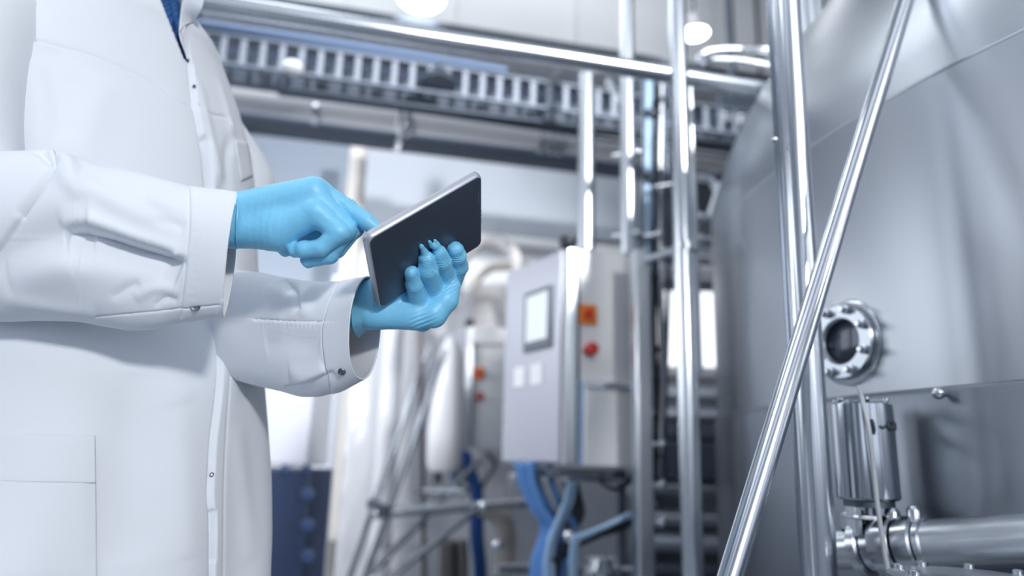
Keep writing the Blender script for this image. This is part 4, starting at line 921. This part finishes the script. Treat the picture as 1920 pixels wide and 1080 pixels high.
gl = organic('glove', hand_right, np.minimum(o1, o2) - .02, np.maximum(o1, o2) + .02, .0012, GLOVE, person, 0); gl['label'] = 'blue nitrile glove on the pointing hand'
rim = [PD(444 + 1.0 * math.sin(a * 3), 415.5 - 50.5 * math.sin(a), DR - .031 * math.cos(a)) for a in np.linspace(0, 2 * math.pi, 40)]
G().ring_tube(rim, .0012, 8, cap=False).obj('rolled_cuff', GLOVE, gl)
DL = 1.03
def fd(px, py, r, ex=.001): return (px, py, tab_depth(px, py) * 1.0 - r - ex)
def hand_left(p):
    d = None
    for a, b, ra, rb in bones([((668, 566, DL + .034), (702, 562, DL + .026), .029, .029), ((670, 586, DL + .032), (700, 584, DL + .024), .028, .0245), ((700, 560, DL + .026), (750, 568, DL + .034), .028, .026), ((697, 588, DL + .020), (778, 593, DL + .020), .0222, .0200), ((752, 578, DL + .030), (812, 589, DL + .024), .0235, .0185), ((812, 588, DL + .024), (836, 562, DL + .030), .019, .0165), ((836, 562, DL + .03), (848, 536, DL + .034), .0165, .0125)]):
        e = limb(p, a, b, ra, rb); d = e if d is None else smin(d, e, .010)
    t = tab_depth
    def fg(pts, rad, ph): return chain(p, [(x, y, t(x, y) - r_ - .001 - ex) for (x, y, ex), r_ in zip(pts, rad)], rad, .004, .0008, ph)
    f1 = fg([(791, 597, .000), (786, 566, .004), (777, 534, .003), (772, 511, 0)], [.0200, .0155, .0116, .0090], 0)
    f2 = fg([(818, 578, .000), (813, 542, .006), (802, 507, .006), (800, 485, 0)], [.0185, .0155, .0136, .0115], 1)
    f3 = fg([(840, 556, .000), (837, 520, .004), (828, 490, .003), (823, 473, 0)], [.0155, .0145, .0130, .0108], 2)
    f4 = fg([(851, 530, .000), (860, 500, .003), (857, 480, .003), (854, 468, 0)], [.0130, .0135, .0128, .0122], 3)
    f = smin(f1, f2, .0008); f = smin(f, f3, .0008); f = smin(f, f4, .0008)
    # crumpled loose glove tips
    for (x0, y0), (x1, y1) in (((797, 474), (790, 463)), ((812, 462), (806, 453)), ((818, 462), (814, 452))):
        e = limb(p, PD(x0, y0, t(x0, y0) - .007), PD(x1, y1, t(x1, y1) - .004), .0052, .0036); nr = np.abs(e) < .006; e = e.copy(); e[nr] += .0014 * wav(p[nr] + .2, 320); f = smin(f, e, .003)
    th_ = chain(p, [(735, 556, DL + .02), (750, 520, t(750, 520) + .026), (770, 490, t(770, 490) + .024)], [.018, .013, .0105], .005, 0)
    f = smin(f, th_, .002); d = smin(d, f, .004)
    near = np.abs(d) < .005; q = p[near]; d = d.copy(); X, Y = projq(q)
    wl = np.exp(-(((X - 790) / 22) ** 2 + ((Y - 600) / 18) ** 2)); wl2 = np.exp(-(((X - 845) / 14) ** 2 + ((Y - 540) / 18) ** 2))
    d[near] += .0004 * wav(q, 90) + .0008 * wl * np.sin((Y + X * .45) * .75 + wav(q, 60)) + .0006 * wl2 * np.sin((Y + X * .8) * .8 + wav(q, 60))
    c = limb(q, PD(764, 560, DL - .04), PD(768, 592, DL - .035), .001, .001); d[near] += .004 * np.exp(-(np.maximum(c, 0) / .004) ** 2)
    return d
o1, o2 = PD(625, 660, DL - .09), PD(885, 430, DL + .09)
gr = organic('glove', hand_left, np.minimum(o1, o2) - .01, np.maximum(o1, o2) + .01, .0012, GLOVE, person, 0); gr['label'] = 'blue nitrile glove on the hand holding the tablet from below'
# loose flared glove cuff
M_ = 30; B = np.zeros((M_, 72, 3))
for i in range(M_):
    t = i / (M_ - 1); xc = 700 - 24 * t; hh = 33 + 19 * t; yc = 575 + 5 * t
    for j in range(72):
        a = 2 * math.pi * j / 72; w_ = 1 + .03 * t * math.sin(7 * a) + .015 * t * math.sin(11 * a + 1)
        B[i, j] = PD(xc + 4 * t * math.sin(a) - 17 * t * math.cos(a), yc - hh * math.sin(a) * w_, DL + .018 + .014 * t - (.025 + .008 * t) * math.cos(a) * w_)
g = G(); g.add(B.reshape(-1, 3), [(i * 72 + j, i * 72 + (j + 1) % 72, (i + 1) * 72 + (j + 1) % 72, (i + 1) * 72 + j) for i in range(M_ - 1) for j in range(72)]); g.obj('glove_cuff', GLOVE, gr, solid=.0006, sharp=0)

# ------------------------------------------------------------------ the body inside the clothes
def c_at(z): return cen[np.argmin(abs(zs - z))].copy()
HC = c_at(1.66) + fw * .03 + Z * .135
hx = fw * math.cos(R_(-22)) + Z * math.sin(R_(-22)); hz = np.cross(hx, lf) * 1.0; hz = hz if hz[2] > 0 else -hz
HR = np.stack([hx, lf, hz], 1)
def HP(a, b, c): return HC + hx * a + lf * b + hz * c
def body(p):
    d = ellip(p, HC + hz * .024, .104, .082, .118, HR); d = smin(d, limb(p, HP(.02, 0, -.03), HP(.045, 0, -.085), .062, .034), .03)
    d = smin(d, limb(p, HP(.104, 0, .005), HP(.124, 0, -.03), .008, .012), .012)            # nose
    for s in (-1, 1):
        d = smin(d, ellip(p, HP(-.005, s * .078, -.01), .020, .008, .030, HR), .006); d = smin(d, limb(p, HP(.092, s * .012, .028), HP(.080, s * .048, .027), .012, .012), .012)
        d = np.maximum(d, -(np.linalg.norm(p - HP(.1045, s * .032, .003), axis=1) - .0135))
    d = smin(d, limb(p, HP(.094, -.018, -.066), HP(.094, .018, -.066), .008, .008), .006)
    d = smin(d, limb(p, c_at(1.60) - fw * .02, HP(-.02, 0, -.06), .050, .054), .03)
    for z0, z1, r0, r1 in ((1.05, 1.40, .12, .13),):
        for s in (-1, 1): d = smin(d, limb(p, c_at(z0) + lf * s * .05, c_at(z1) + lf * s * .07, r0, r1), .05)
    d = smin(d, limb(p, c_at(1.50) - lf * .13, c_at(1.50) + lf * .13, .055, .055), .05)
    R = [c_at(1.50) - lf * .15, PD(-95, 300, .98), PD(-80, 440, .935), PD(150, 440, .94), PD(440, 416, DR)]; rad = [.055, .046, .042, .036, .020]
    for i in range(4): d = smin(d, limb(p, R[i], R[i + 1], rad[i], rad[i + 1]), .02)
    Lh = [c_at(1.50) + lf * .15, PD(330, 420, 1.35), PD(345, 565, 1.27), PD(560, 610, 1.10), PD(690, 574, DL + .035)]
    for i in range(4): d = smin(d, limb(p, Lh[i], Lh[i + 1], rad[i], rad[i + 1]), .02)
    for s in (-1, 1):
        a = c_at(1.0) + lf * s * .08; b = np.array([a[0], a[1], .52]) + fw * .02; c = np.array([a[0], a[1], .09]) - fw * .01
        d = smin(d, limb(p, a, b, .085, .055), .04); d = smin(d, limb(p, b, c, .055, .036), .02)
    return d
organic('body', body, (-1.15, .75, .04), (.0, 1.65, 2.0), .0105, SKIN, person, 3)
def hair(p):
    d = ellip(p, HC + hz * .028 - hx * .012, .111, .091, .122, HR); cutp = ((p - HP(.03, 0, .03)) @ hx) * .9 - ((p - HP(.03, 0, .03)) @ hz) * .8
    low = -((p - HP(-.03, 0, -.055)) @ hz); return np.maximum(np.maximum(d + .002 * wav(p, 60), cutp), low)
organic('hair', hair, HC - .15, HC + .16, .006, HAIR, person, 2)
for s in (-1, 1):
    e = G().ball(HP(.082, s * .032, .004), .0125, 16).obj('eye', mat('eye_white', 'e8e8e6', .2), person)
    G().lathe(HP(.0928, s * .032, .001), hx, [(0, .0055), (.002, .005), (.0025, .0001)], 16).obj('iris', mat('iris_brown', '3b2a1f', .2), e)
def trs(p):
    d = None
    for s in (-1, 1):
        a = c_at(1.0) + lf * s * .08; b = np.array([a[0], a[1], .52]) + fw * .02; c = np.array([a[0], a[1], .10]) - fw * .01
        for e in (limb(p, a, b, .098, .076), limb(p, b, c, .076, .066)): d = e if d is None else smin(d, e, .02)
    return np.maximum(d + .003 * wav(p, 22), -(p[:, 2] - .10))
organic('trousers', trs, (-1.1, .85, .08), (-.25, 1.65, 1.12), .0105, TROUS, person, 2)
for s in (-1, 1):
    a = c_at(1.0) + lf * s * .08; a[2] = 0
    def shoe(p, a=a): 
        d = limb(p, a + fw * -.045 + Z * .05, a + fw * .15 + Z * .042, .046, .038); d = smin(d, limb(p, a - fw * .02 + Z * .05, a + Z * .11, .043, .042), .02); return np.maximum(d, -(p[:, 2] - .002))
    sh_ = organic('shoe', shoe, a + [-.2, -.25, -.004], a + [.25, .22, .17], .006, SHOE, person, 2)
